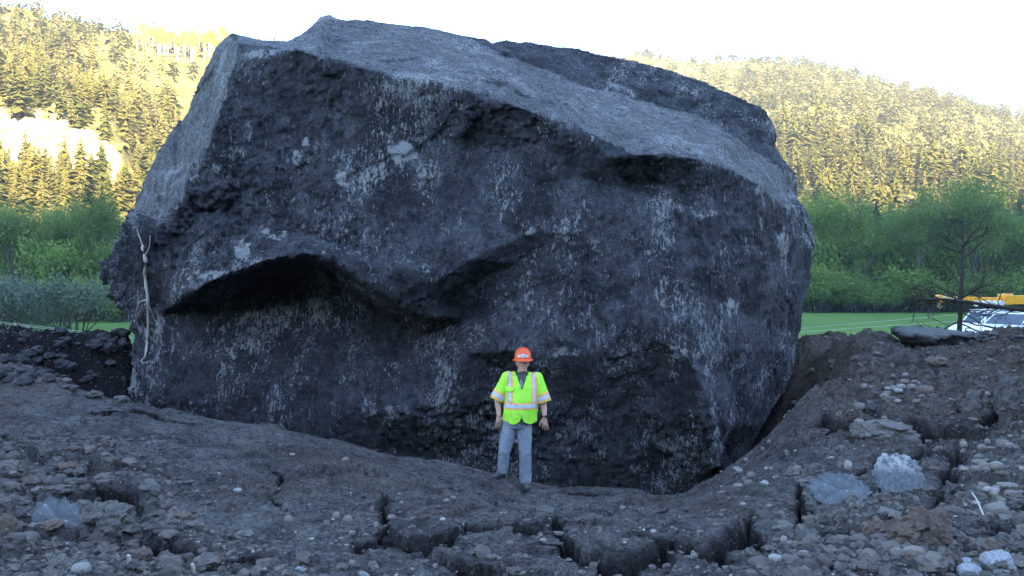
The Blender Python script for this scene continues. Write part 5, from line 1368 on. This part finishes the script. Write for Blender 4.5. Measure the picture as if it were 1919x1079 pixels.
# ------------------------------------------------------------------ cables across the meadow
M_CABLE = plain('pale_cable', (.40, .40, .35), .7, .2, .1)
for pts, lb in (([(1440,632,24.6),(1495,616,26),(1640,603,30),(1800,589,38.6)], 'upper pale cable stretched over the meadow right of the boulder'),
                ([(1430,640,24.6),(1495,624,26),(1640,612,30),(1806,601,38.4)], 'lower pale cable stretched over the meadow right of the boulder'),
                ([(-500,548,23),(0,603,23),(120,617,23.5),(245,632,24.4),(340,645,24.6)], 'upper pale cable stretched over the meadow left of the boulder'),
                ([(-500,551,23),(0,606,23),(120,620,23.5),(245,635,24.4),(340,648,24.6)], 'lower pale cable stretched over the meadow left of the boulder')):
    m_ = MB(); m_.tube(smooth_path([at(*p) for p in pts], 6), .008, 5); tag(obj('cable', m_.mesh('cable', M_CABLE)), lb, 'cable', 'cables over the meadow')
px_ = at(-500, 549, 23); pm = MB(); pm.tube([(px_[0], 23, MEADOW - .3), (px_[0], 23, px_[2] + .15)], .08, 8); tag(obj('cable_post', pm.mesh('cable_post', M_TBARK)), 'wooden post holding the left cables', 'post')

# ------------------------------------------------------------------ trucks and crane boom
M_WHITE = plain('truck_white_paint', (.78, .79, .80), .25, .5, .02); M_BLK = plain('black_rubber', (.02, .02, .02), .8); M_CHR = plain('truck_metal', (.5, .5, .5), .3, .5, .05, 5, .9)
def mat_glass():
    t = Mt('truck_glass', .04, .6); t.col((.03, .05, .07)); return t.m
M_GLS = mat_glass(); M_LAMP = plain('lamp_glass', (.6, .6, .55), .1, .6); M_RED = plain('tail_lamp', (.4, .02, .02), .2)
def truck(loc, rz, label, crew=True):
    e = empty('truck', loc, rz); tag(e, label, 'truck')
    Wd = 1.0; Lc = 2.5 if crew else 1.45
    b = MB()
    b.prism([(-2.1, .65), (Lc, .65), (Lc, 1.88), (-.62, 1.88), (-.75, 1.86), (-1.95, 1.72), (-2.08, 1.55)], -Wd, Wd)     # hood and lower cab
    bo = obj('body', b.mesh('body', M_WHITE, False), e); bv = bo.modifiers.new('bevel', 'BEVEL'); bv.width = .05; bv.segments = 3; bv.limit_method = 'ANGLE'
    r = MB(); r.prism([(-.02, 2.32), (Lc - .1, 2.34), (Lc - .12, 2.42), (.05, 2.43)], -Wd * .88, Wd * .88); ro_ = obj('roof', r.mesh('roof', M_WHITE, False), e)
    bv = ro_.modifiers.new('bevel', 'BEVEL'); bv.width = .04; bv.segments = 3
    for s_ in (-1, 1):
        for (x0, x1) in ((-.66, .02), (1.02, 1.05)) + (((Lc - .12, Lc - .14),)):
            p = MB(); p.tube([(x0, s_ * (Wd - .06), 1.86), (x1, s_ * Wd * .86, 2.36)], .045, 6); obj('pillar', p.mesh('pillar', M_WHITE), e)
        segs = [(-.58, 1.0, .06, .98)] + ([(1.08, Lc - .15, 1.10, Lc - .18)] if crew else [])
        for (a, b2, a2, b3) in segs:
            w = MB(); yb, yt = s_ * (Wd - .085), s_ * Wd * .855; w.add([(a, yb, 1.88), (b2, yb, 1.88), (b3, yt, 2.33), (a2, yt, 2.33)], [(0, 1, 2, 3)])
            wo = obj('side_window', w.mesh('side_window', M_GLS, False), e); m = wo.modifiers.new('t', 'SOLIDIFY'); m.thickness = .012
        m = MB(); m.box((-.45, s_ * (Wd + .05) - .03, 1.92), (-.38, s_ * (Wd + .25) + .03, 2.22)); mo = obj('mirror', m.mesh('mirror', M_WHITE, False), e); bv = mo.modifiers.new('b', 'BEVEL'); bv.width = .03; bv.segments = 2
        for k, (a, b2) in enumerate(((-.55, 1.0), (1.06, Lc - .12)) if crew else ((-.55, 1.0),)):
            d = MB(); d.box((a, s_ * (Wd + .004) - .006, .78), (b2, s_ * (Wd + .004) + .006, 1.86)); do = obj('door', d.mesh('door', M_WHITE, False), e)
            h = MB(); h.box((b2 - .22, s_ * (Wd + .03) - .012, 1.66), (b2 - .06, s_ * (Wd + .03) + .012, 1.70)); obj('handle', h.mesh('handle', M_BLK, False), do)
        for x in (-1.35, Lc + 1.2):
            wh = MB(); wh.tube([(x, s_ * (Wd - .24), .48), (x, s_ * (Wd + .01), .48)], .48, 24); wo = obj('wheel', wh.mesh('wheel', M_BLK, False), e)
            rm = MB(); rm.tube([(x, s_ * (Wd + .012), .48), (x, s_ * (Wd + .03), .48)], [.27, .22], 18); obj('rim', rm.mesh('rim', M_CHR, False), wo)
        hl = MB(); hl.box((-2.12, s_ * .78 - .14, 1.08), (-2.06, s_ * .78 + .14, 1.28)); obj('headlight', hl.mesh('headlight', M_LAMP, False), e)
    w = MB(); w.add([(-.66, -Wd + .1, 1.88), (-.66, Wd - .1, 1.88), (.0, Wd * .84, 2.34), (.0, -Wd * .84, 2.34)], [(0, 1, 2, 3)]); wo = obj('windscreen', w.mesh('windscreen', M_GLS, False), e); m = wo.modifiers.new('t', 'SOLIDIFY'); m.thickness = .012
    for s_ in (-.4, .35):
        wp = MB(); wp.tube([(-.69, s_, 1.90), (-.42, s_ + .35, 2.16)], .010, 4); obj('wiper', wp.mesh('wiper', M_BLK), wo)
    gr = MB()
    for z_ in (1.0, 1.08, 1.16, 1.24): gr.box((-2.12, -.58, z_), (-2.09, .58, z_ + .03))
    obj('grille', gr.mesh('grille', M_CHR, False), e)
    bp = MB(); bp.box((-2.26, -Wd, .62), (-2.09, Wd, .86)); bo2 = obj('bumper', bp.mesh('bumper', M_CHR, False), e); bv = bo2.modifiers.new('b', 'BEVEL'); bv.width = .05; bv.segments = 2
    bd = MB(); bd.box((Lc + .06, -Wd, .75), (Lc + 2.3, Wd, .95)); bd.box((Lc + .06, -Wd, .95), (Lc + 2.3, -Wd + .06, 1.5)); bd.box((Lc + .06, Wd - .06, .95), (Lc + 2.3, Wd, 1.5)); bd.box((Lc + .06, -Wd + .062, .952), (Lc + .12, Wd - .062, 1.5))
    obj('flatbed', bd.mesh('flatbed', M_WHITE, False), e)
    ax = MB(); ax.box((-1.9, -.42, .42), (Lc + 2.2, .42, .64)); ax.tube([(-1.35, -Wd + .2, .48), (-1.35, Wd - .2, .48)], .06, 8); ax.tube([(Lc + 1.2, -Wd + .2, .48), (Lc + 1.2, Wd - .2, .48)], .06, 8); obj('chassis', ax.mesh('chassis', M_BLK, False), e)
    rk = MB()
    for x in (.1, 1.2): rk.tube([(x, -.8, 2.42), (x, -.8, 2.52), (x, .8, 2.52), (x, .8, 2.42)], .022, 5)
    rk.tube([(-.3, -.7, 2.53), (2.3, -.7, 2.53)], .02, 5); rk.tube([(-.3, .7, 2.53), (2.3, .7, 2.53)], .02, 5); obj('roof_rack', rk.mesh('roof_rack', M_CHR), e)
    return e
t1 = at(1850, 600, 41.0); truck((t1[0], 41.0, MEADOW), R(37), 'white truck facing left behind the bare tree')
t2 = at(1897, 600, 38.0); truck((t2[0], 38.0, MEADOW + .06), R(22), 'white crew cab truck cut off by the right edge of the picture')
M_YEL = plain('crane_yellow', (.72, .32, .025), .4, .4, .08, 3); M_YPALE = plain('boom_pale_yellow', (.62, .47, .22), .5, .3, .1, 3)
e = empty('crane', at(2350, 600, 46.0)); e.location.z = MEADOW; tag(e, 'long yellow crane boom stretched level above the white trucks', 'crane')
def rel(px, py, Y=46.0): p = at(px, py, Y); return (p[0] - e.location.x, p[1] - e.location.y, p[2] - e.location.z)
def boxbeam(a, b, h, w):
    m_ = MB(); a = np.array(a); b = np.array(b); d = (b - a) / np.linalg.norm(b - a); s_ = np.cross(d, (0, 0, 1)); s_ /= np.linalg.norm(s_); u = np.cross(s_, d)
    V = [p + i * s_ * w / 2 + j * u * h / 2 for p in (a, b) for i, j in ((-1, -1), (1, -1), (1, 1), (-1, 1))]; m_.add(V, [(0, 1, 2, 3), (7, 6, 5, 4), (0, 4, 5, 1), (1, 5, 6, 2), (2, 6, 7, 3), (3, 7, 4, 0)]); return m_
def bpart(nm, m_, mt, par=None, bev=.03):
    o = obj(nm, m_.mesh(nm, mt, False), par or e); b_ = o.modifiers.new('b', 'BEVEL'); b_.width = bev; b_.segments = 2; return o
bpart('boom_tip_section', boxbeam(rel(1762, 558.5), rel(1806, 561), .28, .4), M_YPALE)
bpart('boom_section', boxbeam(rel(1800, 561), rel(1884, 563), .34, .5), M_YEL)
bpart('boom_section', boxbeam(rel(1890, 562), rel(2300, 556), .50, .7), M_YEL)
bpart('boom_collar', boxbeam(rel(1875, 561), rel(1893, 561), .66, .8), M_YEL, None, .10)
s1 = MB(); s1.tube([np.array(rel(1760, 560)) + (0, -.16, 0), np.array(rel(1760, 560)) + (0, .16, 0)], .24, 16); o = bpart('pulley', s1, M_YEL, None, .02)
s1 = MB(); s1.tube([np.array(rel(1760, 564)), np.array(rel(1760, 572))], .03, 6); s1.tube([np.array(rel(1757, 573)), np.array(rel(1761, 577)), np.array(rel(1765, 574)), np.array(rel(1763, 571))], .05, 6); obj('hook', s1.mesh('hook', M_YPALE), e)
s1 = MB(); q0 = np.array(rel(1822, 568)); 
for k in range(5): s1.tube([q0 + (k * .36, -.3, 0), q0 + (k * .36 + .02, -.42, 0)], .17, 12)
obj('hose_reel', s1.mesh('hose_reel', M_WHITE, False), e)
s1 = MB(); s1.box((-5.5, -1.4, .9), (5.5, 1.4, 1.5)); s1.box((-1.0, -1.3, 1.5), (3.5, 1.3, 3.2)); s1.box((-5.4, -1.3, 1.5), (-3.4, 1.3, 2.1)); bpart('carrier', s1, M_YEL)
for x in (-4, -2.4, 2, 3.6):
    for s_ in (-1, 1): s1 = MB(); s1.tube([(x, s_ * .9, .6), (x, s_ * 1.4, .6)], .6, 20); obj('wheel', s1.mesh('wheel', M_BLK, False), e)

# ------------------------------------------------------------------ haze over the valley
hz = bpy.data.materials.new('haze'); hz.use_nodes = True; hn = hz.node_tree.nodes; hn.remove(hn['Principled BSDF'])
pv = hn.new('ShaderNodeVolumePrincipled'); pv.inputs['Color'].default_value = (.90, .94, 1, 1); pv.inputs['Density'].default_value = .00024; pv.inputs['Anisotropy'].default_value = .2
hz.node_tree.links.new(pv.outputs[0], hn['Material Output'].inputs['Volume'])
m_ = MB(); m_.box((-3100, -3100, -12), (3100, 3100, 300)); ho_ = obj('haze', m_.mesh('haze', hz, False)); tag(ho_, 'thin bright evening haze filling the valley', None, None, 'stuff')
